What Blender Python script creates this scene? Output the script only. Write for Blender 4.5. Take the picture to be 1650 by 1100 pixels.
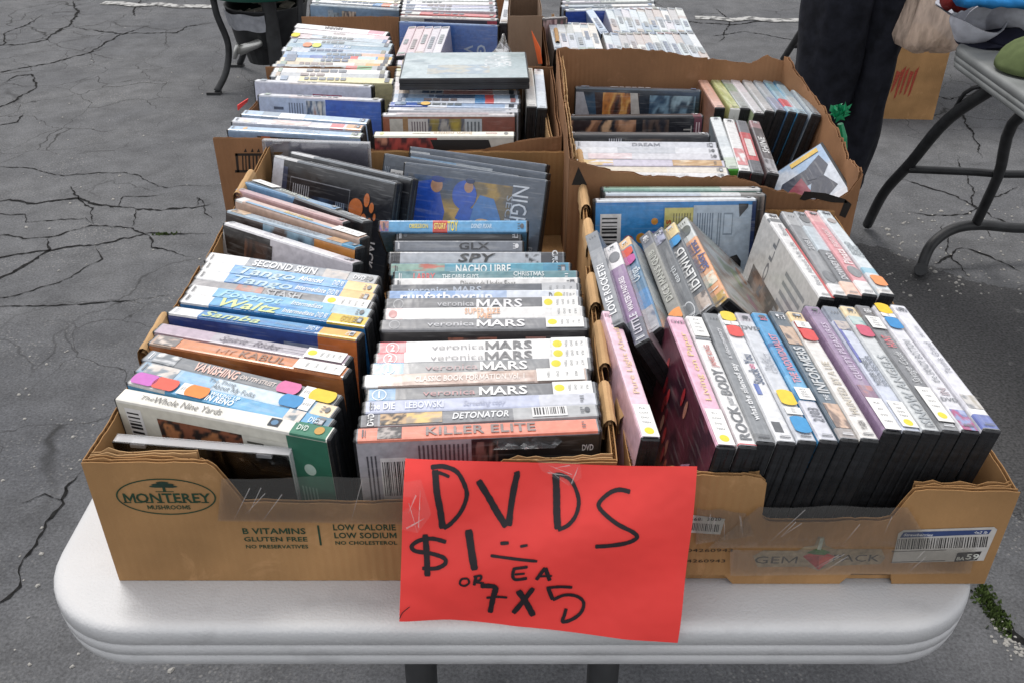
import bpy, bmesh, math, random
from mathutils import Vector, Matrix, Euler, noise
R = math.radians
scene = bpy.context.scene
for o in list(bpy.data.objects): bpy.data.objects.remove(o)
COL = scene.collection
rng = random.Random(7)

# ------------------------------------------------------------------ camera, sky, sun, exposure
TABLE_Z = 0.74                     # height of the folding table's top
CAM_H = 0.585                      # camera height above that top
PITCH = R(33.0)
FOC = 1500.0                       # focal length in pixels of the 1650 px wide photo
cam_data = bpy.data.cameras.new('camera')
cam_data.sensor_width = 36.0
cam_data.lens = FOC / 1650.0 * 36.0
cam_data.clip_start = 0.02
cam_data.clip_end = 500.0
cam = bpy.data.objects.new('camera', cam_data)
cam.location = (0, 0, TABLE_Z + CAM_H)
cam.rotation_euler = (math.pi / 2 - PITCH, 0, 0)
COL.objects.link(cam)
scene.camera = cam

SUN_EL, SUN_AZ = R(62), R(-35)     # azimuth from +Y towards +X
world = bpy.data.worlds.new('World')
scene.world = world
world.use_nodes = True
wn = world.node_tree
bg = wn.nodes['Background']
sky = wn.nodes.new('ShaderNodeTexSky')
sky.sky_type = 'NISHITA'
sky.sun_disc = False
sky.sun_elevation = SUN_EL
sky.sun_rotation = SUN_AZ
sky.air_density = 1.0
sky.dust_density = 4.0
sky.ozone_density = 1.0
# thin bright overcast: the clear sky seen through an even white cloud veil
veil = wn.nodes.new('ShaderNodeMix'); veil.data_type = 'RGBA'
veil.inputs[0].default_value = 0.75
veil.inputs[7].default_value = (6.3, 6.2, 6.1, 1)
wn.links.new(sky.outputs['Color'], veil.inputs[6])
wn.links.new(veil.outputs[2], bg.inputs['Color'])
bg.inputs['Strength'].default_value = 0.14
sun_data = bpy.data.lights.new('sun', 'SUN')
sun_data.energy = 1.4
sun_data.angle = R(18)
sun_data.color = (1.0, 0.97, 0.93)
sun = bpy.data.objects.new('sun', sun_data)
sd = Vector((math.sin(SUN_AZ) * math.cos(SUN_EL), math.cos(SUN_AZ) * math.cos(SUN_EL), math.sin(SUN_EL)))
sun.rotation_euler = sd.to_track_quat('Z', 'Y').to_euler()
sun.location = (0, 0, 6)
COL.objects.link(sun)
scene.view_settings.view_transform = 'Standard'
scene.view_settings.look = 'None'
scene.view_settings.gamma = 1.0
scene.view_settings.use_curve_mapping = False
scene.view_settings.exposure = 0.38
scene.cycles.max_bounces = 7
scene.cycles.diffuse_bounces = 3
scene.cycles.glossy_bounces = 3
scene.cycles.transparent_max_bounces = 10

def P(px, py, z=0.0, ground=False):
    """the point that the photo shows at (px, py), lying z above the table top (or above the ground)"""
    h = CAM_H - z + (TABLE_Z if ground else 0.0)
    a = PITCH + math.atan((py - 550.0) / FOC)
    Y = h / math.tan(a)
    dep = Y * math.cos(PITCH) + h * math.sin(PITCH)
    return Vector(((px - 825.0) / FOC * dep, Y, z + (0.0 if ground else TABLE_Z)))

# ------------------------------------------------------------------ materials
def lin(c):
    if isinstance(c, str):
        c = c.lstrip('#')
        c = tuple(int(c[i:i + 2], 16) / 255.0 for i in (0, 2, 4))
    return tuple((x / 12.92 if x <= 0.04045 else ((x + 0.055) / 1.055) ** 2.4) for x in c)

def new_mat(name, col=(0.5, 0.5, 0.5), rough=0.5, spec=0.5, metal=0.0):
    m = bpy.data.materials.new(name)
    m.use_nodes = True
    b = m.node_tree.nodes['Principled BSDF']
    b.inputs['Base Color'].default_value = (*col, 1)
    b.inputs['Roughness'].default_value = rough
    b.inputs['Specular IOR Level'].default_value = spec
    b.inputs['Metallic'].default_value = metal
    return m, m.node_tree.nodes, m.node_tree.links, b

def nd(nodes, t, **kw):
    n = nodes.new(t)
    for k, v in kw.items():
        if k.startswith('i_'):
            key = k[2:]
            n.inputs[int(key) if key.isdigit() else key.replace('_', ' ')].default_value = v
        else:
            setattr(n, k, v)
    return n

def noise_mul(m, nodes, links, b, src, scale, lo, hi, coord='Object', detail=3, stretch=None):
    """multiply colour socket src by a noise that swings between lo and hi"""
    tc = nd(nodes, 'ShaderNodeTexCoord')
    n = nd(nodes, 'ShaderNodeTexNoise', i_Scale=scale, i_Detail=detail)
    if stretch:
        mp = nd(nodes, 'ShaderNodeMapping'); mp.inputs['Scale'].default_value = stretch
        links.new(tc.outputs[coord], mp.inputs['Vector']); links.new(mp.outputs[0], n.inputs['Vector'])
    else:
        links.new(tc.outputs[coord], n.inputs['Vector'])
    r = nd(nodes, 'ShaderNodeMapRange'); r.inputs[1].default_value = 0.3; r.inputs[2].default_value = 0.7
    r.inputs[3].default_value = lo; r.inputs[4].default_value = hi
    links.new(n.outputs['Fac'], r.inputs[0])
    mx = nd(nodes, 'ShaderNodeMix', data_type='RGBA', blend_type='MULTIPLY')
    mx.inputs[0].default_value = 1.0
    if src is not None: links.new(src, mx.inputs[6])
    else: mx.inputs[6].default_value = b.inputs['Base Color'].default_value
    links.new(r.outputs[0], mx.inputs[7])
    links.new(mx.outputs[2], b.inputs['Base Color'])
    return mx.outputs[2], n

def bump(nodes, links, b, h, strength, dist):
    bp = nd(nodes, 'ShaderNodeBump', i_Strength=strength, i_Distance=dist)
    links.new(h, bp.inputs['Height']); links.new(bp.outputs[0], b.inputs['Normal'])

M = {}
def attr_mat(name, rough, coat, lo, hi, bscale):
    m, n, l, b = new_mat(name, rough=rough)
    at = nd(n, 'ShaderNodeAttribute', attribute_name='Col')
    o, nz = noise_mul(m, n, l, b, at.outputs['Color'], 180, lo, hi, detail=1)
    b.inputs['Coat Weight'].default_value = coat
    b.inputs['Coat Roughness'].default_value = 0.2
    if bscale:
        n2 = nd(n, 'ShaderNodeTexNoise', i_Scale=bscale, i_Detail=2, i_Distortion=1.2)
        tc = nd(n, 'ShaderNodeTexCoord'); l.new(tc.outputs['Object'], n2.inputs['Vector'])
        bump(n, l, b, n2.outputs['Fac'], 0.6, 0.003)
        sc_ = nd(n, 'ShaderNodeTexNoise', i_Scale=90.0, i_Detail=4); mp_ = nd(n, 'ShaderNodeMapping'); mp_.inputs['Scale'].default_value = (.25, 3, 3)
        l.new(tc.outputs['Object'], mp_.inputs[0]); l.new(mp_.outputs[0], sc_.inputs['Vector'])
        r_ = nd(n, 'ShaderNodeMapRange'); r_.inputs[1].default_value = .56; r_.inputs[2].default_value = .70; r_.inputs[4].default_value = .16
        l.new(sc_.outputs['Fac'], r_.inputs[0]); w_ = nd(n, 'ShaderNodeMix', data_type='RGBA'); l.new(r_.outputs[0], w_.inputs[0]); l.new(o, w_.inputs[6]); w_.inputs[7].default_value = (.6, .6, .6, 1); l.new(w_.outputs[2], b.inputs['Base Color'])
    M[name] = m
attr_mat('print_under_film', 0.35, 1.0, 0.74, 0.92, 28)
attr_mat('print_paper', 0.6, 0.0, 0.80, 0.90, 0)
attr_mat('print_card', 0.75, 0.0, 0.6, 1.05, 0)

m, n, l, b = new_mat('case_black', (0.011, 0.012, 0.014), 0.38)
o, nz = noise_mul(m, n, l, b, None, 60, 0.6, 1.7, stretch=(1, 1, 12))
bump(n, l, b, nz.outputs['Fac'], 0.15, 0.001)
M['case_black'] = m
m, n, l, b = new_mat('case_green', lin('3f8a2a'), 0.4); M['case_green'] = m
m, n, l, b = new_mat('case_blue', lin('2f6fb4'), 0.3); M['case_blue'] = m
m, n, l, b = new_mat('case_white', lin('d9d9d6'), 0.4); M['case_white'] = m

def cardboard(name, col, lo=0.66, hi=1.14):
    m, n, l, b = new_mat(name, col, 0.85, 0.25)
    o, nz = noise_mul(m, n, l, b, None, 9, lo, hi, detail=6)
    tc = nd(n, 'ShaderNodeTexCoord')
    mp = nd(n, 'ShaderNodeMapping'); mp.inputs['Scale'].default_value = (60, 60, 600)
    l.new(tc.outputs['Object'], mp.inputs[0])
    fib = nd(n, 'ShaderNodeTexNoise', i_Scale=6.0, i_Detail=2); l.new(mp.outputs[0], fib.inputs['Vector'])
    mr = nd(n, 'ShaderNodeMapRange'); mr.inputs[3].default_value = 0.86; mr.inputs[4].default_value = 1.12
    l.new(fib.outputs['Fac'], mr.inputs[0])
    mx = nd(n, 'ShaderNodeMix', data_type='RGBA', blend_type='MULTIPLY'); mx.inputs[0].default_value = 1
    l.new(o, mx.inputs[6]); l.new(mr.outputs[0], mx.inputs[7])
    sf = nd(n, 'ShaderNodeTexNoise', i_Scale=26.0, i_Detail=8, i_Roughness=.7, i_Distortion=.8); l.new(tc.outputs['Object'], sf.inputs['Vector'])
    sr = nd(n, 'ShaderNodeMapRange'); sr.inputs[1].default_value = .58; sr.inputs[2].default_value = .72; sr.inputs[4].default_value = .45; l.new(sf.outputs['Fac'], sr.inputs[0])
    sm = nd(n, 'ShaderNodeMix', data_type='RGBA'); l.new(sr.outputs[0], sm.inputs[0]); l.new(mx.outputs[2], sm.inputs[6]); sm.inputs[7].default_value = (min(1, col[0] * 1.45), min(1, col[1] * 1.5), min(1, col[2] * 1.7), 1)
    l.new(sm.outputs[2], b.inputs['Base Color'])
    wv = nd(n, 'ShaderNodeTexWave', i_Scale=45.0, i_Distortion=0.6); wv.bands_direction = 'X'
    l.new(tc.outputs['Object'], wv.inputs['Vector'])
    ad = nd(n, 'ShaderNodeMath', operation='ADD'); l.new(wv.outputs['Fac'], ad.inputs[0]); l.new(nz.outputs['Fac'], ad.inputs[1])
    bump(n, l, b, ad.outputs[0], 0.16, 0.002)
    M[name] = m
cardboard('cardboard', lin('a98257'))
cardboard('cardboard_pale', lin('bb986e'))
cardboard('cardboard_brown', lin('8f694b'))
cardboard('cardboard_grey', lin('8c7562'))

m, n, l, b = new_mat('table_plastic', (0.56, 0.565, 0.575), 0.5)
o, nz = noise_mul(m, n, l, b, None, 7, 0.9, 1.04)
n2 = nd(n, 'ShaderNodeTexNoise', i_Scale=420, i_Detail=2); tc = nd(n, 'ShaderNodeTexCoord'); l.new(tc.outputs['Object'], n2.inputs['Vector'])
sc = nd(n, 'ShaderNodeTexNoise', i_Scale=22, i_Detail=8); l.new(tc.outputs['Object'], sc.inputs['Vector'])
rr = nd(n, 'ShaderNodeMapRange'); rr.inputs[1].default_value = .56; rr.inputs[2].default_value = .70; rr.inputs[3].default_value = 1; rr.inputs[4].default_value = .86
l.new(sc.outputs['Fac'], rr.inputs[0])
mx = nd(n, 'ShaderNodeMix', data_type='RGBA', blend_type='MULTIPLY'); mx.inputs[0].default_value = 1
l.new(o, mx.inputs[6]); l.new(rr.outputs[0], mx.inputs[7]); l.new(mx.outputs[2], b.inputs['Base Color'])
bump(n, l, b, n2.outputs['Fac'], 0.4, 0.0012)
M['table_plastic'] = m
m, n, l, b = new_mat('table_grey', (0.20, 0.21, 0.21), 0.5); noise_mul(m, n, l, b, None, 10, .7, 1.2); M['table_grey'] = m
m, n, l, b = new_mat('dark_metal', (0.018, 0.019, 0.021), 0.5); noise_mul(m, n, l, b, None, 25, .6, 1.5); M['dark_metal'] = m
m, n, l, b = new_mat('silver_metal', (0.55, 0.55, 0.53), 0.35, metal=0.8); M['silver_metal'] = m
m, n, l, b = new_mat('green_enamel', (0.01, 0.085, 0.06), 0.25); M['green_enamel'] = m
m, n, l, b = new_mat('red_paper', (0.90, 0.060, 0.052), 0.5, 0.4)
o, nz = noise_mul(m, n, l, b, None, 14, .93, 1.04); bump(n, l, b, nz.outputs['Fac'], .5, .01); M['red_paper'] = m
m, n, l, b = new_mat('marker_ink', (0.012, 0.008, 0.012), 0.5); M['marker_ink'] = m
m, n, l, b = new_mat('trouser_cloth', (0.013, 0.014, 0.020), 0.9, 0.2)
o, nz = noise_mul(m, n, l, b, None, 30, .6, 1.5); bump(n, l, b, nz.outputs['Fac'], .3, .01); M['trouser_cloth'] = m
m, n, l, b = new_mat('shirt_cloth', (0.05, 0.055, 0.07), 0.9, 0.15); M['shirt_cloth'] = m
m, n, l, b = new_mat('skin', (0.45, 0.26, 0.18), 0.55); b.inputs['Subsurface Weight'].default_value = 0.05; M['skin'] = m
m, n, l, b = new_mat('hair', (0.02, 0.015, 0.012), 0.6); M['hair'] = m
def cloth(name, col):
    m, n, l, b = new_mat(name, col, 0.9, 0.2); o, nz = noise_mul(m, n, l, b, None, 40, .8, 1.15)
    bump(n, l, b, nz.outputs['Fac'], .2, .004); M[name] = m
cloth('cloth_white', (.55, .56, .62)); cloth('cloth_grey', (.30, .31, .34)); cloth('cloth_blue', (.02, .17, .42))
cloth('cloth_green', (.10, .13, .055)); cloth('cloth_navy', (.008, .009, .02)); cloth('cloth_red', (.14, .012, .012)); cloth('cloth_tan', (.33, .25, .17))
m, n, l, b = new_mat('rubbish_paper', (.5, .45, .38), .8); noise_mul(m, n, l, b, None, 30, .4, 1.2); M['rubbish_paper'] = m

def clear_film(name, tint, gloss, rough, bs):
    m = bpy.data.materials.new(name); m.use_nodes = True
    n, l = m.node_tree.nodes, m.node_tree.links
    for x in list(n): n.remove(x)
    out = nd(n, 'ShaderNodeOutputMaterial'); tr = nd(n, 'ShaderNodeBsdfTransparent'); tr.inputs[0].default_value = (*tint, 1)
    gl = nd(n, 'ShaderNodeBsdfGlossy'); gl.inputs['Roughness'].default_value = rough
    mix = nd(n, 'ShaderNodeMixShader'); fr = nd(n, 'ShaderNodeFresnel', i_IOR=1.45)
    ad = nd(n, 'ShaderNodeMath', operation='ADD'); ad.inputs[1].default_value = gloss
    l.new(fr.outputs[0], ad.inputs[0]); l.new(ad.outputs[0], mix.inputs[0])
    l.new(tr.outputs[0], mix.inputs[1]); l.new(gl.outputs[0], mix.inputs[2]); l.new(mix.outputs[0], out.inputs[0])
    nz = nd(n, 'ShaderNodeTexNoise', i_Scale=bs, i_Detail=4); bp = nd(n, 'ShaderNodeBump', i_Strength=.6, i_Distance=.004)
    tc = nd(n, 'ShaderNodeTexCoord'); l.new(tc.outputs['Object'], nz.inputs['Vector'])
    l.new(nz.outputs['Fac'], bp.inputs['Height']); l.new(bp.outputs[0], gl.inputs['Normal'])
    M[name] = m
clear_film('clear_tape', (.97, .96, .93), 0.03, .18, 35)
clear_film('clear_plastic', (.93, .94, .95), 0.05, .08, 12)
def frosted(name, fac, col):
    m = bpy.data.materials.new(name); m.use_nodes = True; n, l = m.node_tree.nodes, m.node_tree.links
    pb = n['Principled BSDF']; pb.inputs['Base Color'].default_value = (*col, 1); pb.inputs['Roughness'].default_value = .15
    tr = nd(n, 'ShaderNodeBsdfTransparent'); mx = nd(n, 'ShaderNodeMixShader'); mx.inputs[0].default_value = fac
    l.new(tr.outputs[0], mx.inputs[1]); l.new(pb.outputs[0], mx.inputs[2]); l.new(mx.outputs[0], n['Material Output'].inputs[0]); M[name] = m
frosted('tape_haze', .05, (.8, .78, .74)); frosted('tape_crease', .34, (.85, .8, .78)); frosted('clear_edge', .32, (.8, .8, .82)); frosted('clear_sheet', .30, (.75, .76, .78))
clear_film('cellophane', (.9, .9, .9), 0.18, .2, 60)
m, n, l, b = new_mat('bag_plastic', (.80, .62, .50), .3)
b.inputs['Subsurface Weight'].default_value = 0.0; b.inputs['Roughness'].default_value = .35; b.inputs['IOR'].default_value = 1.1
o, nz = noise_mul(m, n, l, b, None, 18, .6, 1.2, stretch=(3, 3, .7)); bump(n, l, b, nz.outputs['Fac'], .8, .02); M['bag_plastic'] = m
b.inputs['Alpha'].default_value = .72
m, n, l, b = new_mat('bag_green', (.01, .24, .10), .3); M['bag_green'] = m
m, n, l, b = new_mat('moss', (.05, .08, .015), .9); noise_mul(m, n, l, b, None, 60, .5, 1.6); M['moss'] = m
m, n, l, b = new_mat('dry_leaf', (.16, .11, .04), .8); M['dry_leaf'] = m
m, n, l, b = new_mat('pale_stone', (.34, .33, .31), .9); M['pale_stone'] = m
m, n, l, b = new_mat('crack_fill', (.012, .012, .012), 1.0, .1); noise_mul(m, n, l, b, None, 70, .5, 2.2); M['crack_fill'] = m

# ------------------------------------------------------------------ building helpers
def link(o, parent=None):
    COL.objects.link(o)
    if parent is not None: o.parent = parent
    return o
def tag(o, label=None, cat=None, group=None, kind=None):
    if label: o['label'] = label
    if cat: o['category'] = cat
    if group: o['group'] = group
    if kind: o['kind'] = kind
    return o
def empty(name, loc=(0, 0, 0), rot=None):
    o = bpy.data.objects.new(name, None); o.empty_display_size = .05
    o.location = loc
    if rot is not None: o.rotation_euler = rot
    return link(o)
def part(name, mesh, mat, parent=None):
    o = bpy.data.objects.new(name, mesh)
    if mat is not None and not len(mesh.materials): mesh.materials.append(M[mat] if isinstance(mat, str) else mat)
    return link(o, parent)

class MB:
    """collects polygons with a colour each and builds ONE mesh"""
    def __init__(s): s.v = []; s.f = []; s.c = []
    def poly(s, pts, col=(.5, .5, .5)):
        i = len(s.v); s.v += [tuple(p) for p in pts]; s.f.append(tuple(range(i, i + len(pts))))
        cs = col if isinstance(col, list) else [col] * len(pts)
        s.c += cs
    def raw(s, verts, faces, col=(.5, .5, .5)):
        i = len(s.v); s.v += [tuple(p) for p in verts]
        for f in faces:
            s.f.append(tuple(i + k for k in f)); s.c += [col] * len(f)
    def box(s, c, d, col=(.5, .5, .5), mat=None):
        x, y, z = (k / 2 for k in d)
        vs = [Vector((i * x, j * y, k * z)) for i in (-1, 1) for j in (-1, 1) for k in (-1, 1)]
        if mat is not None: vs = [mat @ p for p in vs]
        vs = [p + Vector(c) for p in vs]
        s.raw(vs, [(0, 1, 3, 2), (4, 6, 7, 5), (0, 4, 5, 1), (2, 3, 7, 6), (0, 2, 6, 4), (1, 5, 7, 3)], col)
    def tube(s, pts, r, n=10, col=(.5, .5, .5), cap=True):
        pts = [Vector(p) for p in pts]; rings = []
        rad = r if isinstance(r, (list, tuple)) else [r] * len(pts)
        tg = [(pts[min(i + 1, len(pts) - 1)] - pts[max(i - 1, 0)]).normalized() for i in range(len(pts))]
        up = min((Vector((0, 0, 1)), Vector((0, 1, 0)), Vector((1, 0, 0))), key=lambda q: max(abs(q.dot(t)) for t in tg))
        for i, p in enumerate(pts):
            t = tg[i]
            a = t.cross(up)
            a.normalize(); bb = t.cross(a)
            rings.append([p + (a * math.cos(q * 2 * math.pi / n) + bb * math.sin(q * 2 * math.pi / n)) * rad[i] for q in range(n)])
        s.rings(rings, col, cap)
    def rings(s, rings, col=(.5, .5, .5), cap=True):
        n = len(rings[0]); vs = [p for rg in rings for p in rg]; fs = []
        for i in range(len(rings) - 1):
            for q in range(n): fs.append((i * n + q, i * n + (q + 1) % n, (i + 1) * n + (q + 1) % n, (i + 1) * n + q))
        if cap: fs.append(tuple(range(n - 1, -1, -1))); fs.append(tuple((len(rings) - 1) * n + q for q in range(n)))
        s.raw(vs, fs, col)
    def mesh(s, name, smooth=False, recalc=False):
        me = bpy.data.meshes.new(name); me.from_pydata(s.v, [], s.f)
        at = me.color_attributes.new('Col', 'FLOAT_COLOR', 'CORNER')
        flat = []
        for c in s.c: flat += [c[0], c[1], c[2], 1.0]
        at.data.foreach_set('color', flat)
        if recalc:
            bm = bmesh.new(); bm.from_mesh(me); bmesh.ops.remove_doubles(bm, verts=bm.verts, dist=1e-5)
            bmesh.ops.recalc_face_normals(bm, faces=bm.faces); bm.to_mesh(me); bm.free()
        if smooth: me.polygons.foreach_set('use_smooth', [True] * len(me.polygons))
        me.update(); return me
    def build(s, name, mat, parent=None, smooth=False, recalc=False):
        return part(name, s.mesh(name, smooth, recalc), mat, parent)

def chamfer_pts(a, b, c, r, cx=0, cy=0, cz=0):
    out = []
    for i in (-1, 1):
        for j in (-1, 1):
            for k in (-1, 1):
                out += [(cx + i * a, cy + j * (b - r), cz + k * (c - r)), (cx + i * (a - r), cy + j * b, cz + k * (c - r)), (cx + i * (a - r), cy + j * (b - r), cz + k * c)]
    return out
def hull_into(bm, pts):
    vs = [bm.verts.new(p) for p in pts]
    bmesh.ops.convex_hull(bm, input=vs)
def bm_mesh(bm, name):
    bmesh.ops.recalc_face_normals(bm, faces=bm.faces)
    me = bpy.data.meshes.new(name); bm.to_mesh(me); bm.free(); return me

# glyphs of the built-in font, each turned into a mesh once
GLY = {}
CAP = 0.70
def _text_mesh(body, off):
    cu = bpy.data.curves.new('t', 'FONT'); cu.body = body; cu.resolution_u = 2; cu.offset = off; cu.fill_mode = 'FRONT'
    ob = bpy.data.objects.new('t', cu); COL.objects.link(ob)
    dg = bpy.context.evaluated_depsgraph_get(); ev = ob.evaluated_get(dg); me = ev.to_mesh()
    v = [(p.co.x, p.co.y) for p in me.vertices]; f = [tuple(q.vertices) for q in me.polygons]
    ev.to_mesh_clear(); bpy.data.objects.remove(ob); bpy.data.curves.remove(cu)
    return v, f
def glyph(ch, bold):
    key = (ch, bold)
    if key not in GLY:
        off = .022 if bold else .002
        wid = lambda s: max(p[0] for p in _text_mesh(s, 0)[0])
        if 'HH' not in GLY: GLY['HH'] = wid('HH')
        if ch == '4': off = 0
        if ch == 'M':      # drawn from four bars, the font's own fill fails when emboldened
            w, lo, c = (.135, .26, .43) if bold else (.085, .17, .43)
            v = [(.07, 0), (.07 + w, 0), (.07 + w, CAP), (.07, CAP), (.79 - w, 0), (.79, 0), (.79, CAP), (.79 - w, CAP), (.07 + w, CAP), (.07 + w, CAP - lo), (c, .03), (c, .03 + lo), (.79 - w, CAP), (.79 - w, CAP - lo)]
            f = [(0, 1, 2, 3), (4, 5, 6, 7), (9, 10, 11, 8), (10, 13, 12, 11)]
        else: v, f = ([], []) if ch == ' ' else _text_mesh(ch, off)
        GLY[key] = (v, f, wid('H' + ch + 'H') - GLY['HH'] + (.02 if bold else 0))
    return GLY[key]
def layout(text, bold=False, shear=0.0):
    V, F, x = [], [], 0.0
    for ch in text:
        v, f, a = glyph(ch, bold); i = len(V)
        V += [(p[0] + x + shear * p[1], p[1]) for p in v]; F += [tuple(i + k for k in q) for q in f]; x += a
    return V, F, x
CAP = 0.70
def put_text(mb, text, frame, x0, x1, y, h, col, bold=False, shear=0.0, rot=0, keep=False):
    """text from x0 to x1 with cap height h, centred on y, on the surface frame(x, y)->point; rot in quarter turns"""
    V, F, w = layout(text, bold, shear)
    if not V: return
    sx = (x1 - x0) / max(w, 1e-6); sy = h / CAP
    if keep: sx = sy; x0 = (x0 + x1) / 2 - w * sx / 2; x1 = x0 + w * sx
    pts = []
    cx = (x0 + x1) / 2
    for (a, bb) in V:
        X = x0 + a * sx - cx; Y = bb * sy - h / 2
        if rot == 2: X, Y = -X, -Y
        elif rot == 1: X, Y = -Y, X
        elif rot == 3: X, Y = Y, -X
        pts.append(frame(cx + X, y + Y))
    mb.raw(pts, F, col)

def vnoise(x, y, seed):
    return noise.noise(Vector((x, y, seed * 7.31))) * .5 + .5
def art_patch(mb, frame, x0, y0, x1, y1, cols, seed, nx=14, ny=8, freq=3.0):
    cols = [lin(c) for c in cols]
    if nx >= 8: nx, ny = nx * 2, ny * 2
    def colour(u, v):
        t = vnoise(u * freq + seed, v * freq * .8, seed) * 1.5 - .25 + .34 * (vnoise(u * freq * 3.5, v * freq * 3.5, seed + 3) - .5)
        t = min(max(t, 0), .999) * (len(cols) - 1); i = int(t); k = min(max((t - i - .28) / .44, 0), 1); k = k * k * (3 - 2 * k)
        return tuple(cols[i][q] * (1 - k) + cols[min(i + 1, len(cols) - 1)][q] * k for q in range(3))
    for i in range(nx):
        for j in range(ny):
            u0, u1, v0, v1 = i / nx, (i + 1) / nx, j / ny, (j + 1) / ny
            q = [(u0, v0), (u1, v0), (u1, v1), (u0, v1)]
            mb.poly([frame(x0 + (x1 - x0) * a, y0 + (y1 - y0) * c) for a, c in q], [colour(a, c) for a, c in q])
def rect(mb, frame, x0, y0, x1, y1, col):
    mb.poly([frame(x0, y0), frame(x1, y0), frame(x1, y1), frame(x0, y1)], lin(col))
def ellipse(mb, frame, cx, cy, rx, ry, col, n=20, clip=None):
    pts = []
    for i in range(n):
        a = i * 2 * math.pi / n; y = cy + math.sin(a) * ry
        if clip: y = max(-clip, min(clip, y))
        pts.append(frame(cx + math.cos(a) * rx, y))
    mb.poly(pts, lin(col))
def barcode(mb, frame, x0, y0, x1, y1, vertical=True, seed=1, bgc='e8e8e8'):
    r = random.Random(seed); rect(mb, frame, x0, y0, x1, y1, bgc)
    up = lambda a, c, k=.00012: frame(a, c) + (frame(a, c, 1) if False else Vector((0, 0, 0)))
    t = .06
    fr2 = frame.lift(.00012)
    while t < .92:
        w = r.choice((.018, .03, .045))
        if vertical: rect(mb, fr2, x0 + (x1 - x0) * t, y0 + (y1 - y0) * .18, x0 + (x1 - x0) * (t + w), y1 - (y1 - y0) * .08, '15151a')
        else: rect(mb, fr2, x0 + (x1 - x0) * .08, y0 + (y1 - y0) * t, x1 - (x1 - x0) * .18, y0 + (y1 - y0) * (t + w), '15151a')
        t += w + r.choice((.02, .03, .05))
class Frame:
    """maps (x, y) of a flat face to 3-D"""
    def __init__(s, o, ux, uy, n): s.o = Vector(o); s.ux = Vector(ux); s.uy = Vector(uy); s.n = Vector(n)
    def __call__(s, x, y): return s.o + s.ux * x + s.uy * y
    def lift(s, d): return Frame(s.o + s.n * d, s.ux, s.uy, s.n)
# ------------------------------------------------------------------ the ground
def asphalt():
    m, n, l, b = new_mat('asphalt', (.08, .08, .083), .92, .3)
    tc = nd(n, 'ShaderNodeTexCoord'); co = tc.outputs['Object']
    def nz(scale, detail=5, rough=.6):
        x = nd(n, 'ShaderNodeTexNoise', i_Scale=scale, i_Detail=detail, i_Roughness=rough); l.new(co, x.inputs['Vector']); return x.outputs['Fac']
    def ramp(src, a, c, lo, hi):
        r = nd(n, 'ShaderNodeMapRange'); r.inputs[1].default_value = a; r.inputs[2].default_value = c; r.inputs[3].default_value = lo; r.inputs[4].default_value = hi
        l.new(src, r.inputs[0]); return r.outputs[0]
    def mth(op, a, c):
        x = nd(n, 'ShaderNodeMath', operation=op)
        for i, q in enumerate((a, c)):
            if isinstance(q, (int, float)): x.inputs[i].default_value = q
            else: l.new(q, x.inputs[i])
        return x.outputs[0]
    def mixc(f, a, c):
        x = nd(n, 'ShaderNodeMix', data_type='RGBA')
        l.new(f, x.inputs[0])
        for i, q in ((6, a), (7, c)):
            if isinstance(q, tuple): x.inputs[i].default_value = (*q, 1)
            else: l.new(q, x.inputs[i])
        return x.outputs[2]
    big = ramp(nz(.9, 4), .35, .65, 0, 1)
    base = mixc(big, (.083, .086, .094), (.124, .126, .131))
    med = ramp(nz(9, 6, .7), .3, .7, .72, 1.25)
    fine = ramp(nz(170, 3, .7), .3, .7, .62, 1.36)
    mul = mth('MULTIPLY', med, fine)
    mx = nd(n, 'ShaderNodeMix', data_type='RGBA', blend_type='MULTIPLY'); mx.inputs[0].default_value = 1
    l.new(base, mx.inputs[6]); l.new(mul, mx.inputs[7]); col = mx.outputs[2]
    # pale aggregate showing through the binder
    vo = nd(n, 'ShaderNodeTexVoronoi', i_Scale=95.0); l.new(co, vo.inputs['Vector'])
    agg = mth('MULTIPLY', ramp(vo.outputs['Distance'], .16, .3, 1, 0), ramp(nz(3.2, 4), .45, .68, 0, .75))
    col = mixc(agg, col, (.25, .245, .235))
    vo2 = nd(n, 'ShaderNodeTexVoronoi', i_Scale=7.0); l.new(co, vo2.inputs['Vector'])
    fleck = mth('MULTIPLY', ramp(vo2.outputs['Distance'], .025, .05, 1, 0), ramp(nz(1.4, 2), .56, .60, 0, .8))
    col = mixc(fleck, col, (.42, .41, .39))
    # crazed crack network
    warp = nd(n, 'ShaderNodeTexNoise', i_Scale=3.0, i_Detail=6); l.new(co, warp.inputs['Vector'])
    va = nd(n, 'ShaderNodeVectorMath', operation='MULTIPLY_ADD'); va.inputs[1].default_value = (.35, .35, 0)
    l.new(warp.outputs['Color'], va.inputs[0]); l.new(co, va.inputs[2])
    cr = []
    for sc_, w_, ms, lo_, hi_ in ((1.6, .005, .5, .50, .58), (3.8, .006, .6, .47, .56)):
        v3 = nd(n, 'ShaderNodeTexVoronoi', i_Scale=sc_, feature='DISTANCE_TO_EDGE'); l.new(va.outputs[0], v3.inputs['Vector'])
        cr.append(mth('MULTIPLY', ramp(v3.outputs['Distance'], w_ * .35, w_ * 1.5, 1, 0), ramp(nz(ms, 3), lo_, hi_, 0, 1)))
    crack = mth('MAXIMUM', cr[0], cr[1])
    col = mixc(mth('MULTIPLY', crack, .85), col, (.016, .016, .016))
    l.new(col, b.inputs['Base Color'])
    bump(n, l, b, nz(120, 3, .7), .6, .004)
    M['asphalt'] = m
asphalt()
g = MB(); N = 24
g.poly([(-220, -120, 0), (220, -120, 0), (220, 320, 0), (-220, 320, 0)])
ground = g.build('ground', 'asphalt'); tag(ground, kind='structure')

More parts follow.
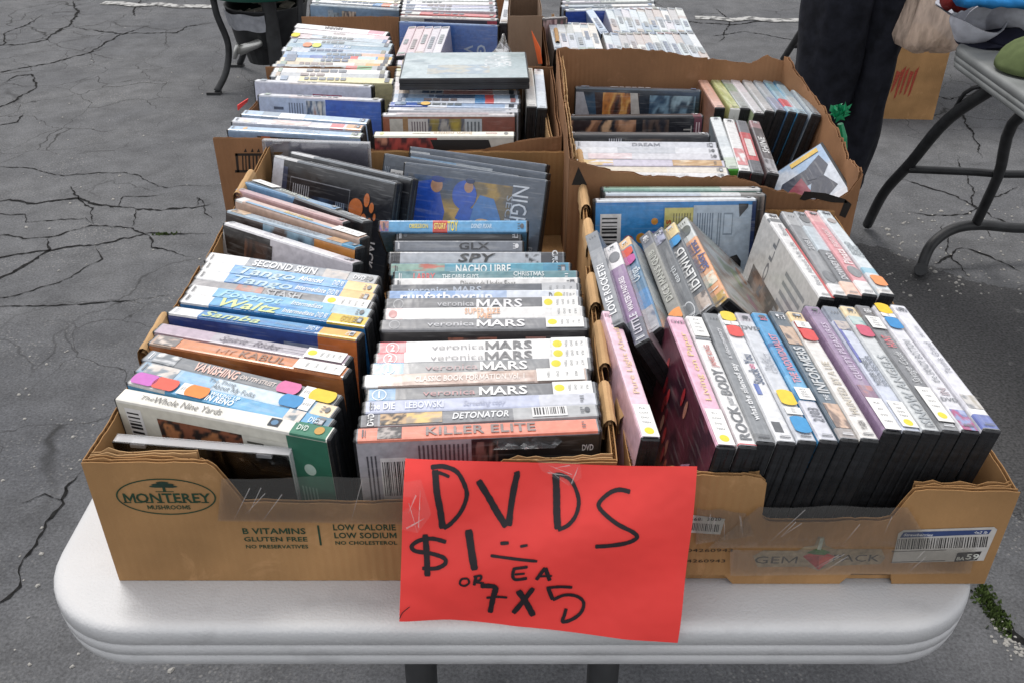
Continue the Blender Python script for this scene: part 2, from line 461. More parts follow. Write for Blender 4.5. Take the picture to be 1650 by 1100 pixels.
def ribbon(pts, width, z, seed, taper=True, jit=.75, step=.012, wig=.04):
    r = random.Random(seed); path = []
    for a, c in zip(pts, pts[1:]):
        k = max(2, int((c - a).length / step))
        for i in range(k): path.append(a.lerp(c, i / k))
    path.append(pts[-1]); mb = MB(); L, Rr = [], []
    for i, p in enumerate(path):
        t = (path[min(i + 1, len(path) - 1)] - path[max(i - 1, 0)]); t.z = 0; t.normalize(); nn = Vector((-t.y, t.x, 0))
        e = min(1, 6 * i / len(path), 6 * (len(path) - 1 - i) / len(path)) if taper else 1
        w = width * (1 + jit * (r.random() * 2 - 1)) * max(e, .08)
        off = nn * ((vnoise(i * .12, seed, seed) - .5) * wig + (vnoise(i * .5, seed, seed + 9) - .5) * wig * .35) + nn * (r.random() - .5) * width * .9
        q = Vector((p.x, p.y, z)) + off
        L.append(q + nn * w / 2); Rr.append(q - nn * w / 2)
    for i in range(len(L) - 1): mb.poly([Rr[i], Rr[i + 1], L[i + 1], L[i]])
    return mb
G = lambda x, y, z=0: P(x, y, z, ground=True)
def zl(k, ox, oy, pts): return ([G(ox - 90, oy + k * pts[0][1] + 6)] if pts[0][0] <= 10 else []) + [G(ox + k * x, oy + k * y) for x, y in pts]
tr = [(zl(.4545, 0, 0, q), w) for q, w in [
    ([(0, 595), (120, 602), (230, 625), (440, 612), (590, 668), (700, 662), (800, 655)], .007),
    ([(0, 715), (130, 720), (268, 703), (330, 722), (410, 735), (560, 745), (680, 740), (790, 715)], .016),
    ([(0, 912), (170, 890), (330, 870), (470, 840), (530, 830), (640, 832), (760, 830)], .012),
    ([(0, 985), (60, 965), (120, 930), (180, 885), (168, 845)], .016),
    ([(10, 835), (80, 850), (190, 835), (320, 800), (470, 805), (530, 840), (535, 880), (700, 912)], .010),
    ([(0, 1058), (120, 1035), (200, 1010), (350, 920), (340, 870)], .007),
    ([(0, 1090), (150, 1088), (340, 1075), (480, 1066), (620, 1045)], .009),
    ([(10, 160), (80, 160), (150, 145), (240, 95), (275, 40), (265, 0)], .022),
    ([(0, 255), (70, 245), (200, 220), (310, 190), (430, 125), (530, 90)], .018),
    ([(0, 380), (60, 355), (100, 330), (135, 295), (110, 265), (60, 270), (0, 300)], .016),
    ([(250, 95), (330, 110), (430, 120), (540, 118), (630, 120), (660, 95), (780, 78)], .017),
    ([(320, 800), (325, 740), (268, 703), (270, 650)], .010),
    ([(0, 760), (80, 765), (90, 790), (200, 782), (310, 770), (320, 800)], .007),
    ([(10, 160), (20, 120), (90, 90), (160, 50)], .012), ([(470, 60), (480, 30), (490, 0)], .014),
    ([(470, 805), (485, 745)], .007), ([(430, 735), (440, 700), (600, 690)], .006), ([(690, 740), (700, 700), (760, 780)], .006),
    ([(0, 445), (50, 432), (100, 400)], .012)]]
tr += [(zl(.545, 0, 500, q), w) for q, w in [([(0, 860), (55, 815), (60, 760), (75, 735), (110, 690), (135, 625), (180, 570), (220, 500), (260, 455)], .010),
                                             ([(60, 575), (130, 550), (180, 570)], .005)]]
tr += [([G(*p) for p in q], w) for q, w in [
    ([(1060, 34), (1180, 40), (1290, 30)], .02), ([(1430, 285), (1490, 300), (1545, 318), (1600, 350), (1650, 372)], .012),
    ([(1450, 340), (1500, 350), (1560, 345), (1600, 320), (1640, 300)], .010), ([(1540, 250), (1560, 290), (1570, 330), (1600, 390)], .009),
    ([(1500, 430), (1550, 400), (1590, 410), (1650, 440)], .011), ([(1540, 175), (1570, 215), (1580, 255)], .012), ([(1520, 360), (1530, 410), (1560, 450)], .008),
    ([(1590, 955), (1625, 1010), (1665, 1050)], .03), ([(1140, 60), (1200, 52), (1290, 66)], .012), ([(1150, 12), (1175, 34), (1160, 70)], .012),
    ([(1480, 150), (1530, 160), (1620, 140)], .012)]]
for i, (q, w) in enumerate(tr):
    part('crack', ribbon(q, w * .5, .002, i + 1).mesh('crack'), 'crack_fill', ground)
# worn white parking line
def paint_mat():
    m, n, l, b = new_mat('worn_paint', (.42, .42, .41), .8)
    tc = nd(n, 'ShaderNodeTexCoord'); nz = nd(n, 'ShaderNodeTexNoise', i_Scale=25, i_Detail=8); l.new(tc.outputs['Object'], nz.inputs['Vector'])
    r = nd(n, 'ShaderNodeMapRange'); r.inputs[1].default_value = .42; r.inputs[2].default_value = .55; l.new(nz.outputs['Fac'], r.inputs[0])
    mx = nd(n, 'ShaderNodeMix', data_type='RGBA'); mx.inputs[6].default_value = (.1, .1, .1, 1); mx.inputs[7].default_value = (.4, .4, .39, 1)
    l.new(r.outputs[0], mx.inputs[0]); l.new(mx.outputs[2], b.inputs['Base Color']); M['worn_paint'] = m
paint_mat()
for q in ([G(165, 6), G(345, 12)], [G(1120, 30), G(1300, 34)]):
    part('painted_line', ribbon(q, .075, .004, 3, taper=False, jit=.02, step=.1, wig=.0).mesh('painted_line'), 'worn_paint', ground)
# darker irregular patch laid over the asphalt to the right of the table
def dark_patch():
    m, n, l, bs = new_mat('asphalt_dark', (.06, .06, .062), .85, .3)
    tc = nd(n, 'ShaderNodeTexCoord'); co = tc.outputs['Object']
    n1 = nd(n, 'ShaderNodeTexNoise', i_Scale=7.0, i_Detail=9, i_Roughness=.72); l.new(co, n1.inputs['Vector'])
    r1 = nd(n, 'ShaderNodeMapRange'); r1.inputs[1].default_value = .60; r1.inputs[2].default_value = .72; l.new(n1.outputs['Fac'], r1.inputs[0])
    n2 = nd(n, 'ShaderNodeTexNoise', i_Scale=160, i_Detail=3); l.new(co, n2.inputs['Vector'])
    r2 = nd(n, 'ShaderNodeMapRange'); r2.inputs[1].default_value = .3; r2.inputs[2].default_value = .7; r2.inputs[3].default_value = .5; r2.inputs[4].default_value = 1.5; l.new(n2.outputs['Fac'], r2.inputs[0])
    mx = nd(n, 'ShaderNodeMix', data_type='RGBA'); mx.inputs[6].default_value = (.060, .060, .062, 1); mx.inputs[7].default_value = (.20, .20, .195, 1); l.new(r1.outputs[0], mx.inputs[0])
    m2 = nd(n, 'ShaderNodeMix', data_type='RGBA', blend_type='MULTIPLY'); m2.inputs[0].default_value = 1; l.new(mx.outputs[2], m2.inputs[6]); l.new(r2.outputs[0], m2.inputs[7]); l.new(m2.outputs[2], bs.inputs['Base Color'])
    bump(n, l, bs, n2.outputs['Fac'], .6, .005); M['asphalt_dark'] = m
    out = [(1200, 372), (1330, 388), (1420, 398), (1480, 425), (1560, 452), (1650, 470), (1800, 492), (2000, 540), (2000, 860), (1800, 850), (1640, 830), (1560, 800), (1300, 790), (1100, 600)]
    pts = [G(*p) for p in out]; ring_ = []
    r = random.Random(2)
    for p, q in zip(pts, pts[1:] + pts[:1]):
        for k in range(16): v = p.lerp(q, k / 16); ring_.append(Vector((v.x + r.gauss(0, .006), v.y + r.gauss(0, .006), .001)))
    mb = MB(); mb.poly(ring_[::-1]); o = mb.build('ground_patch', 'asphalt_dark', ground); o.data.flip_normals() if o.data.polygons[0].normal.z < 0 else None
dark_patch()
# moss, leaves and grit caught in the cracks
mb = MB(); r = random.Random(5)
for k in range(620):
    t = r.random(); p = G(1578 + 45 * t + r.gauss(0, 7), 948 + 70 * t + r.gauss(0, 6)) if k < 560 else G(268 + r.gauss(0, 9), 378 + r.gauss(0, 1.2))
    a = r.random() * 6.28; s = r.uniform(.002, .006); d = Vector((math.cos(a), math.sin(a), 0)) * s; u = Vector((r.gauss(0, .3), r.gauss(0, .3), 1)) * s * 1.6
    mb.poly([p + d, p - d, p + u])
o = mb.build('moss', 'moss'); tag(o, 'green moss growing in asphalt cracks', 'moss', kind='stuff')
mb = MB()
for k in range(330):
    if k < 50: t = r.random(); p = G(1605 + 45 * t + r.gauss(0, 8), 1000 + 60 * t + r.gauss(0, 8))
    elif k < 210: p = G(r.uniform(1420, 1650), r.uniform(330, 480))
    elif k < 270: p = G(r.uniform(0, 330), r.uniform(560, 1090))
    else: p = G(r.uniform(0, 430), r.uniform(80, 460))
    s = r.uniform(.0015, .005) * (1.5 if k >= 50 and r.random() < .25 else 1)
    vs = [p + Vector((math.cos(q * 1.05 + r.random()) * s, math.sin(q * 1.05 + r.random()) * s, .001)) for q in range(6)]
    vs2 = [p + (v - p) * .55 + Vector((0, 0, s * .55)) for v in vs]
    mb.rings([vs, vs2])
o = mb.build('grit', 'pale_stone', recalc=False); tag(o, 'pale grit and stone chips scattered on the asphalt', 'grit', kind='stuff')

# ------------------------------------------------------------------ the white folding table
def rounded_outline(hw, y0, y1, rad, off, z, nc=10):
    pts = []
    for cx, cy, a0 in ((hw - rad, y0 + rad, -90), (hw - rad, y1 - rad, 0), (-hw + rad, y1 - rad, 90), (-hw + rad, y0 + rad, 180)):
        for i in range(nc + 1):
            a = R(a0 + 90 * i / nc); rr = rad - off
            pts.append(Vector((cx + math.cos(a) * rr, cy + math.sin(a) * rr, z)))
    return pts
def folding_table_top(hw, y0, y1, rad, name, mat, parent, cx=0):
    prof = [(.010, 0), (.005, -.0005), (.002, -.0020), (.0005, -.0045), (0, -.0075), (0, -.0172), (.0010, -.0178), (.0010, -.0186), (0, -.0192), (.0006, -.0302),
            (.0017, -.0308), (.0017, -.0316), (.0008, -.0322), (.0030, -.0440), (.006, -.0465), (.018, -.0465), (.022, -.040)]
    mb = MB(); mb.rings([rounded_outline(hw, y0, y1, rad, o_, z_) for o_, z_ in prof])
    ob = mb.build(name, mat, parent, smooth=False)
    me = ob.data
    for p in me.polygons: p.use_smooth = len(p.vertices) == 4
    return ob
table = empty('folding_table', (0, 0, TABLE_Z))
tag(table, 'white plastic folding table carrying the boxes of discs', 'table')
folding_table_top(.388, .487, 2.33, .085, 'table_top', 'table_plastic', table)
for Y, sgn in ((.62, 1), (2.2, -1)):
    for s in (-1, 1):
        mb = MB(); mb.tube([(s * .092, Y, -.042), (s * .095, Y, -.35), (s * .12, Y - .03 * sgn, -.50), (s * .27, Y - .05 * sgn, -.62), (s * .285, Y - .05 * sgn, -.735)], .0165, 12)
        mb.build('leg', 'dark_metal', table, smooth=True)
    mb = MB(); mb.tube([(-.19, Y - .02 * sgn, -.585), (.19, Y - .02 * sgn, -.585)], .009, 10); mb.build('leg_crossbar', 'dark_metal', table, smooth=True)

# ------------------------------------------------------------------ corrugated trays and cartons
def interp(prof, s):
    for (a, za), (c, zc) in zip(prof, prof[1:]):
        if s <= c: return za + (zc - za) * ((s - a) / (c - a) if c > a else 0)
    return prof[-1][1]
def panel(name, parent, A, B, top, bottom=None, mat='cardboard', th=.0042, seed=1, jit=.0006, bow=0.0, lean=0.0):
    """corrugated wall from A to B (x, y in the parent's frame); its thickness grows to the left of A->B"""
    A = Vector((A[0], A[1], 0)); B = Vector((B[0], B[1], 0)); L = (B - A).length; t = (B - A) / L; nn = Vector((-t.y, t.x, 0))
    if not isinstance(top, list): top = [(0, top), (L, top)]
    bottom = bottom or [(0, .0), (L, .0)]
    ss = set(min(max(q[0], 0), L) for q in top + bottom); k = 0
    while k * .007 < L: ss.add(k * .007); k += 1
    ss.add(L); ss = sorted(ss); r = random.Random(seed)
    jz = {s: (r.random() - .5) * 2 * jit + (vnoise(s * 40, seed, seed) - .5) * 2.5 * jit for s in ss}
    def pt(s, off, z):
        bw = bow * math.sin(math.pi * s / L) * (z / .15)
        dent = 0 if name == 'front_panel' else (vnoise(s * 14, z * 16, seed) - .5) * .005
        return A + t * s + nn * (off + bw + dent - lean * z) + Vector((0, 0, z))
    mb = MB()
    for o0, o1 in ((0, .0007), (th - .0007, th)):
        if jit > .001: jz = {q: w + (r.random() ** 3) * jit * 1.6 - jit * .4 for q, w in jz.items()}
        for a, c in zip(ss, ss[1:]):
            za, zc = interp(top, a) + jz[a], interp(top, c) + jz[c]; ba, bc = interp(bottom, a), interp(bottom, c)
            v = [pt(a, o0, ba), pt(c, o0, bc), pt(c, o0, zc), pt(a, o0, za), pt(a, o1, ba), pt(c, o1, bc), pt(c, o1, zc), pt(a, o1, za)]
            mb.raw(v, [(0, 1, 2, 3), (5, 4, 7, 6), (3, 2, 6, 7), (1, 0, 4, 5)])
        for s in (0, L):
            z1, z0 = interp(top, s) + jz[s], interp(bottom, s)
            mb.poly([pt(s, o0, z0), pt(s, o1, z0), pt(s, o1, z1), pt(s, o0, z1)])
    wl = .0075; nseg = int(L / wl * 6); prev = None
    for i in range(nseg + 1):
        s = L * i / nseg; off = th / 2 + math.sin(s / wl * 2 * math.pi) * (th / 2 - .0009)
        z1 = interp(top, s) - .0006 - r.random() * .0008; z0 = interp(bottom, s) + .0005
        cur = (pt(s, off, z0), pt(s, off, max(z1, z0 + .001)))
        if prev: mb.poly([prev[0], cur[0], cur[1], prev[1]])
        prev = cur
    return mb.build(name, mat, parent)
def floor_panel(parent, x0, y0, x1, y1, mat):
    mb = MB(); mb.box(((x0 + x1) / 2, (y0 + y1) / 2, .0025), (x1 - x0 - .002, y1 - y0 - .002, .004)); return mb.build('base_panel', mat, parent)
def roll_tab(parent, c, ln, mat='cardboard_pale', rx=.0058, rz=.0085, ang=0):
    mb = MB(); rings = []; t = Vector((math.sin(ang), math.cos(ang), 0)); sd_ = Vector((t.y, -t.x, 0))
    prof = [(-1, -1.3), (-1, -.2), (-.85, .5), (-.4, .92), (.1, 1), (.6, .8), (.95, .3), (1, -.3), (1, -1.3), (.62, -1.3), (.6, -.2), (.2, .45), (-.2, .5), (-.55, .1), (-.62, -1.3)]
    for i in range(9):
        s = (i / 8 - .5) * ln; e = 1 + .05 * math.sin(i * 2.1)
        rings.append([Vector(c) + t * s + sd_ * (p[0] * rx * e) + Vector((0, 0, p[1] * rz * e)) for p in prof])
    mb.rings(rings, cap=False); return mb.build('folded_tab', mat, parent)
def tray(name, x0, y0, x1, y1, zf, label, front=None, bottom=None, back=None, left=None, right=None, mat='cardboard', cat='box', seed=1, jit=.0006, lean=0.0, bow_right=0.0):
    t = empty(name, (x0, y0, TABLE_Z + .0005)); tag(t, label, cat)
    w, d = x1 - x0, y1 - y0; e = .0044
    panel('front_panel', t, (0, 0), (w, 0), front or zf, bottom, mat, seed=seed, jit=jit)
    panel('back_panel', t, (w, d), (0, d), back or zf, None, mat, seed=seed + 1, jit=jit)
    panel('side_panel', t, (0, d - e), (0, e), left or zf, None, mat, seed=seed + 2, jit=jit, lean=lean)
    panel('side_panel', t, (w, e), (w, d - e), right or zf, None, mat, seed=seed + 3, jit=jit, lean=lean, bow=bow_right)
    floor_panel(t, e, e, w - e, d - e, mat)
    return t
X0, X1, YA, YB, YC = -.3245, .079, .538, .856, 1.168
t1 = tray('mushroom_tray', X0, YA, X1, YB, .125, 'printed brown mushroom tray with green oval logo at the near left table corner',
          front=[(0, .127), (.094, .1265), (.100, .121), (.116, .0865), (.20, .085), (.298, .087), (.312, .120), (.318, .126), (.4035, .127)], back=.085, mat='cardboard')
# folded double and triple wall behind the front corners
panel('corner_layer', t1, (.002, .0052), (.092, .0052), [(0, .126), (.086, .1255), (.092, .118)], None, 'cardboard', seed=11, jit=.0012)
panel('corner_layer', t1, (.003, .0102), (.084, .0102), [(0, .1275), (.084, .1265)], None, 'cardboard_pale', seed=12, jit=.0015)
panel('corner_layer', t1, (.322, .0052), (.401, .0052), [(0, .124), (.079, .1265)], None, 'cardboard_pale', seed=13, jit=.0015)
roll_tab(t1, (.001, .172, .128), .062)
roll_tab(t1, (.4025, .075, .122), .055); roll_tab(t1, (.405, .16, .124), .07); roll_tab(t1, (.4045, .255, .125), .06)
t2 = tray('mushroom_tray', X0 + .002, YB + .003, X1 + .006, YC, .125, 'plain brown cardboard tray directly behind the mushroom tray with green logo', front=.085, seed=21, left=[(0, .133), (.15, .128), (.30, .125)], right=[(0, .125), (.31, .135)])
roll_tab(t2, (.001, .182, .130), .07)
roll_tab(t2, (.4075, .06, .125), .06); roll_tab(t2, (.4075, .15, .127), .06); roll_tab(t2, (.4085, .24, .133), .075, rx=.006)
GX0, GX1, GY0, GY1 = .0915, .389, .5345, 1.030
t3 = tray('strawberry_tray', GX0, GY0, GX1, GY1, .10, 'brown strawberry tray with barcode labels at the near right table corner',
          front=[(0, .119), (.09, .116), (.0985, .1125), (.102, .1095), (.1035, .0745), (.108, .0695), (.14, .0685), (.20, .071), (.205, .073), (.2115, .090), (.2165, .1015), (.225, .1025), (.2975, .1005)],
          bottom=[(0, 0), (.046, 0), (.052, .010), (.082, .010), (.090, 0), (.178, 0), (.186, .012), (.218, .011), (.221, 0), (.2975, 0)], back=.105,
          left=[(0, .105), (.15, .108), (.47, .112)], seed=31)
panel('corner_layer', t3, (.2195, .0052), (.2925, .0052), [(0, .1015), (.073, .1015)], None, 'cardboard', seed=33, jit=.0012)
panel('corner_layer', t3, (.003, .0052), (.098, .0052), [(0, .118), (.095, .112)], None, 'cardboard', seed=34, jit=.0012)
roll_tab(t3, (.2965, .085, .100), .045, mat='cardboard'); roll_tab(t3, (.002, .10, .112), .06); roll_tab(t3, (.001, .22, .112), .07); roll_tab(t3, (.001, .34, .114), .07)
t4 = tray('cardboard_carton', .068, 1.037, .418, 1.43, .165, 'deep torn brown carton behind the strawberry tray, marker strokes on its front',
          front=[(0, .166), (.02, .160), (.05, .150), (.10, .145), (.17, .142), (.20, .144), (.24, .130), (.30, .114), (.325, .112), (.338, .125), (.35, .150)],
          back=[(0, .168), (.03, .176), (.05, .165), (.12, .172), (.20, .184), (.25, .187), (.35, .186)],
          left=[(0, .186), (.1, .176), (.2, .171), (.3, .168), (.376, .164)], right=[(0, .150), (.04, .142), (.10, .126), (.15, .132), (.22, .140), (.30, .150), (.355, .168), (.376, .176)], mat='cardboard_brown', seed=41, jit=.0012, bow_right=-.03)
panel('wall_layer', t4, (.0048, .374), (.0048, .01), [(0, .180), (.15, .172), (.364, .166)], None, 'cardboard_pale', seed=45, jit=.002)
t5 = tray('disc_carton', -.397, 1.182, .066, 1.50, .138, 'brown carton with printed barcode square, behind the left mushroom trays',
          front=[(0, .138), (.085, .136), (.10, .122), (.3, .120), (.36, .122), (.4, .132), (.463, .140)], mat='cardboard_brown', seed=51, left=[(0, .108), (.24, .115), (.285, .122), (.31, .138)], right=[(0, .138), (.1, .128), (.31, .135)])
panel('wall_layer', t5, (.457, .02), (.440, .20), [(0, .112), (.09, .126), (.18, .134)], None, 'cardboard_pale', seed=55, jit=.001)
t6 = tray('disc_carton', -.400, 1.505, .060, 1.82, .138, 'brown cardboard carton holding blue-covered cases, farther back on the left', mat='cardboard_brown', seed=61, left=.085, front=.09)
t7 = tray('disc_carton', -.395, 1.825, .055, 2.14, .13, 'brown carton at the far left of the table, cut by the top frame edge', mat='cardboard_brown', seed=71, left=.085, front=.09)
t8 = tray('disc_carton', .078, 1.437, .372, 1.90, .125, 'brown carton packed with pale spines behind the deep torn carton', mat='cardboard', seed=81, back=.055, right=.06)
roll_tab(t8, (.001, .10, .135), .09, rx=.005); roll_tab(t8, (.001, .24, .135), .09, rx=.005)

# --- printing on the cardboard
GRN = lin('1a4029')
def fr_front(t, dy=-.0004): return Frame((0, dy, 0), (1, 0, 0), (0, 0, 1), (0, -1, 0))
fr = fr_front(t1); mb = MB()
def ring(mb, fr, cx, cy, rx, ry, w, col, n=48):
    for i in range(n):
        a, c = i * 2 * math.pi / n, (i + 1) * 2 * math.pi / n
        mb.poly([fr(cx + math.cos(a) * rx, cy + math.sin(a) * ry), fr(cx + math.cos(c) * rx, cy + math.sin(c) * ry), fr(cx + math.cos(c) * (rx - w), cy + math.sin(c) * (ry - w)), fr(cx + math.cos(a) * (rx - w), cy + math.sin(a) * (ry - w))], col)
def unpx(px, py, Y):  # (x, z above table) of a pixel on the plane at depth Y
    a = PITCH + math.atan((py - 550.) / FOC); h = Y * math.tan(a); dep = Y * math.cos(PITCH) + h * math.sin(PITCH)
    return (px - 825.) / FOC * dep, CAM_H - h
cx, cz = unpx(268, 800, YA); cx -= X0
ring(mb, fr, cx, cz, .0385, .0187, .0012, GRN)
put_text(mb, 'MONTEREY', fr, cx - .034, cx + .034, cz - .001, .0092, GRN, bold=True)
for q in range(8):   # slab feet of the lettering
    rect(mb, fr.lift(.0001), cx - .034 + q * .0086, cz - .0062, cx - .034 + q * .0086 + .006, cz - .0052, '1a4029')
put_text(mb, 'MUSHROOMS', fr, cx - .017, cx + .017, cz - .0108, .0042, GRN, bold=True)
for a, c, rx, ry in ((0, .0125, .009, .0016), (-.004, .0108, .007, .0013), (.005, .0106, .006, .0012), (0, .0145, .005, .0012)):
    ellipse(mb, fr.lift(.0001 + rx * .003), cx + a, cz + c, rx, ry, '1d3a2c', 10)
rect(mb, fr.lift(.0001), cx - .001, cz + .0055, cx + .0012, cz + .0125, '1a4029'); rect(mb, fr, cx - .007, cz + .005, cx + .007, cz + .0058, '1a4029')
def ptxt(text, px0, px1, py, hgt, Y=YA, x0=X0, mbx=None, frx=None, col=GRN, bold=True, shear=0):
    a, z = unpx(px0, py, Y); c, z2 = unpx(px1, py, Y)
    if mbx is None and frx is None:
        m1 = MB(); put_text(m1, text, fr, a - x0, c - x0, z, hgt, col, bold, shear); m1.build('printed_line', 'print_card', t1); return
    put_text(mbx or mb, text, frx or fr, a - x0, c - x0, z, hgt, col, bold, shear)
ptxt('B VITAMINS', 390, 493, 855, .0062); ptxt('GLUTEN FREE', 393, 496, 868, .0048); ptxt('NO PRESERVATIVES', 396, 497, 880, .0038)
ptxt('LOW CALORIE', 536, 638, 849, .0062); ptxt('LOW SODIUM', 538, 639, 862, .0060); ptxt('NO CHOLESTEROL', 540, 640, 874, .0038)
mb.build('printed_logo', 'print_card', t1); mb = MB()
a, z = unpx(515, 862, YA); rect(mb, fr, a - X0 - .0008, z - .011, a - X0 + .0008, z + .011, '1a4029')
mb.build('printed_rule', 'print_card', t1)
# strawberry tray
def pl(px, py): x_, z_ = unpx(px, py, GY0); return x_ - GX0, z_
fr = fr_front(t3); mb = MB()
a0 = pl(1213, 902); a1 = pl(1425, 896)
hull = [(1213, 895), (1230, 886), (1285, 887), (1296, 880), (1312, 878), (1318, 864), (1328, 864), (1330, 878), (1345, 884), (1420, 884), (1426, 898), (1418, 908), (1340, 911), (1318, 919), (1300, 912), (1220, 913)]
mb.poly([fr(*pl(*p)) for p in hull], lin('a9977c'))
f2 = fr.lift(.0002)
ptxt('GEM', 1214, 1284, 901, .0078, GY0, GX0, mb, f2, lin('4a4036'), False); ptxt('PACK', 1340, 1417, 898, .0078, GY0, GX0, mb, f2, lin('4a4036'), False)
for q, c in (([(1293, 895), (1345, 895), (1330, 890), (1306, 890)], 'c64a40'), ([(1293, 895), (1319, 895), (1318, 917)], 'a82f2f'), ([(1319, 895), (1345, 895), (1318, 917)], 'd2584c'), ([(1300, 889), (1318, 882), (1338, 888), (1328, 893), (1310, 892)], '4f7d3c'), ([(1316, 884), (1321, 866), (1327, 866), (1322, 885)], 'b9c0b4')):
    mb.poly([f2.lift(.0001 * (1 + len(c) % 3 + q[0][0] % 3))(*pl(*p)) for p in q[::-1]], lin(c))
mb.build('printed_logo', 'print_card', t3)
def sticker_quad(pts, parent): 
    mb = MB(); mb.poly([fr.lift(.0003)(*pl(*p)) for p in pts], lin('cfcbc6')); return mb
mb = sticker_quad([(1436, 906), (1584, 902), (1606, 852), (1601, 848), (1455, 853), (1447, 858)], t3)
f2 = fr.lift(.0005)
mb.poly([f2(*pl(*p)) for p in [(1449, 865), (1592, 859), (1597, 852), (1455, 856)]], lin('34487c'))
ptxt('Strawberries', 1455, 1502, 860, .0026, GY0, GX0, mb, f2.lift(.0002), lin('e6e8f0'), True, .2); ptxt('4x2 lb', 1568, 1590, 856, .0026, GY0, GX0, mb, f2.lift(.0002), lin('e6e8f0'), True, .2)
rb = random.Random(4); q = 0
while q < 1:
    w = rb.choice((.006, .01, .014)); x_ = 1443 + 145 * q; mb.poly([f2(*pl(x_, 884 - 4 * q)), f2(*pl(x_ + 145 * w, 884 - 4 * q)), f2(*pl(x_ + 145 * w + 3, 867 - 4 * q)), f2(*pl(x_ + 3, 867 - 4 * q))], lin('201c1c')); q += w + rb.choice((.008, .012, .018))
mb.poly([f2(*pl(*p)) for p in [(1536, 904), (1573, 901), (1581, 887), (1542, 889)]], lin('332f30'))
ptxt('59', 1555, 1577, 895, .0058, GY0, GX0, mb, f2.lift(.0002), lin('e6e8e0'), True); ptxt('BA', 1540, 1553, 898, .0036, GY0, GX0, mb, f2.lift(.0002), lin('e6e8e0'), True)
for e in ([(1434, 905), (1522, 902), (1522, 901), (1434, 904)], [(1436, 888), (1524, 885), (1524, 884), (1436, 887)]): mb.poly([f2(*pl(*p)) for p in e], lin('4a4644'))
mb.build('barcode_label', 'print_paper', t3)
mb = sticker_quad([(1112, 857), (1160, 860), (1168, 835), (1112, 828)], t3)
ptxt('568:  3020', 1112, 1162, 835, .0032, GY0, GX0, mb, f2, lin('2a2626'), True); q = 0
while q < .95:
    w = rb.choice((.02, .03, .045)); x_ = 1114 + 44 * q; mb.poly([f2(*pl(x_, 853 + 3 * q)), f2(*pl(x_ + 44 * w, 853 + 3 * q)), f2(*pl(x_ + 44 * w + 2, 841 + 3 * q)), f2(*pl(x_ + 2, 841 + 3 * q))], lin('201c1c')); q += w + rb.choice((.03, .04))
mb.build('barcode_label', 'print_paper', t3)
mb = MB(); ptxt('04260943', 1106, 1182, 886, .0034, GY0, GX0, mb, fr, lin('3a2c1e'), False); mb.build('stamped_number', 'print_card', t3); mb = MB(); ptxt('4260943', 1106, 1170, 903, .0034, GY0, GX0, mb, fr, lin('3a2c1e'), False)
mb.build('stamped_number', 'print_card', t3)
# carton marks
def marks(t, Y, x0, polys, name, col='1b1612'):
    f = fr_front(t)
    for q in polys:
        mb = MB(); mb.poly([f(unpx(a, c, Y)[0] - x0, unpx(a, c, Y)[1]) for a, c in q], lin(col)); mb.build(name, 'print_card', t)
marks(t4, 1.037, .068, [[(921, 299), (946, 299), (932, 270)], [(1288, 322), (1296, 309), (1330, 312), (1362, 322), (1366, 328), (1340, 327), (1310, 320), (1296, 324)], [(1352, 348), (1362, 322), (1372, 330), (1362, 352)]], 'marker_stroke')
def frame_polys(x0, y0, x1, y1, w, sk): return [[(x0, y1), (x1, y1), (x1, y1 - w), (x0, y1 - w)], [(x0, y0 + w), (x1, y0 + w), (x1, y0), (x0, y0)], [(x0 + sk, y1), (x0 + w + sk, y1), (x0 + w, y0), (x0, y0)]]
marks(t5, 1.182, -.397, frame_polys(379, 248, 432, 279, 4, 3) + [[(q, 276), (q + w_, 276), (q + w_ - 1, 252), (q - 1, 252)] for q, w_ in ((391, 2), (396, 2), (401, 3), (408, 2), (413, 3), (419, 2), (424, 3))] + [[(q, 246), (q + 5, 246), (q + 3, 240)] for q in (393, 404, 414)], 'printed_mark', '241a12')

# clear packing tape over the tray fronts
def tape(t, Y, x0, pts, dy=-.0012, name='clear_tape'):
    mb = MB(); f = fr_front(t, dy); n_ = 14
    (a, b_), (c, d) = pts
    for i in range(n_):
        u0, u1 = i / n_, (i + 1) / n_
        q = []
        for u, lo in ((u0, 1), (u1, 1), (u1, 0), (u0, 0)):
            s_ = (a if lo else b_); e_ = (c if lo else d)
            px_, py_ = s_[0] + (e_[0] - s_[0]) * u, s_[1] + (e_[1] - s_[1]) * u + math.sin(u * 9) * 1.6 * (0 if lo else 1)
            x_, z_ = unpx(px_, py_, Y); p = f(x_ - x0, z_); p.y -= .0012 * vnoise(u * 5, lo, 3); q.append(p)
        mb.poly(q)
    o = mb.build(name, 'clear_tape', t, smooth=True)
    hz = part('tape_haze', o.data.copy(), None, t); hz.data.materials.clear(); hz.data.materials.append(M['tape_haze']); hz.location.y = -.0004
    r_ = random.Random(int(a[0]))
    for k in range(5):
        u = r_.random() * .8; m3 = MB(); p0 = Vector(a).lerp(Vector(c), u); p1 = Vector(b_).lerp(Vector(d), min(1, u + r_.uniform(.05, .2))); q0 = p0.lerp(p1, r_.uniform(0, .4)); q1 = p0.lerp(p1, r_.uniform(.6, 1)); e0, e1 = unpx(q0.x, q0.y, Y), unpx(q1.x, q1.y, Y)
        m3.poly([f(e0[0] - x0, e0[1]) + Vector((0, -.0026, 0)), f(e1[0] - x0, e1[1]) + Vector((0, -.0026, 0)), f(e1[0] - x0 + .0006, e1[1] - .0007) + Vector((0, -.0026, 0))]); m3.build('tape_crease', 'tape_crease', t)
    return o
tape(t1, YA, X0, [((352, 836), (358, 768)), ((652, 842), (648, 765))])
tape(t3, GY0, GX0, [((1120, 873), (1122, 815)), ((1215, 860), (1200, 822))], dy=-.0016)
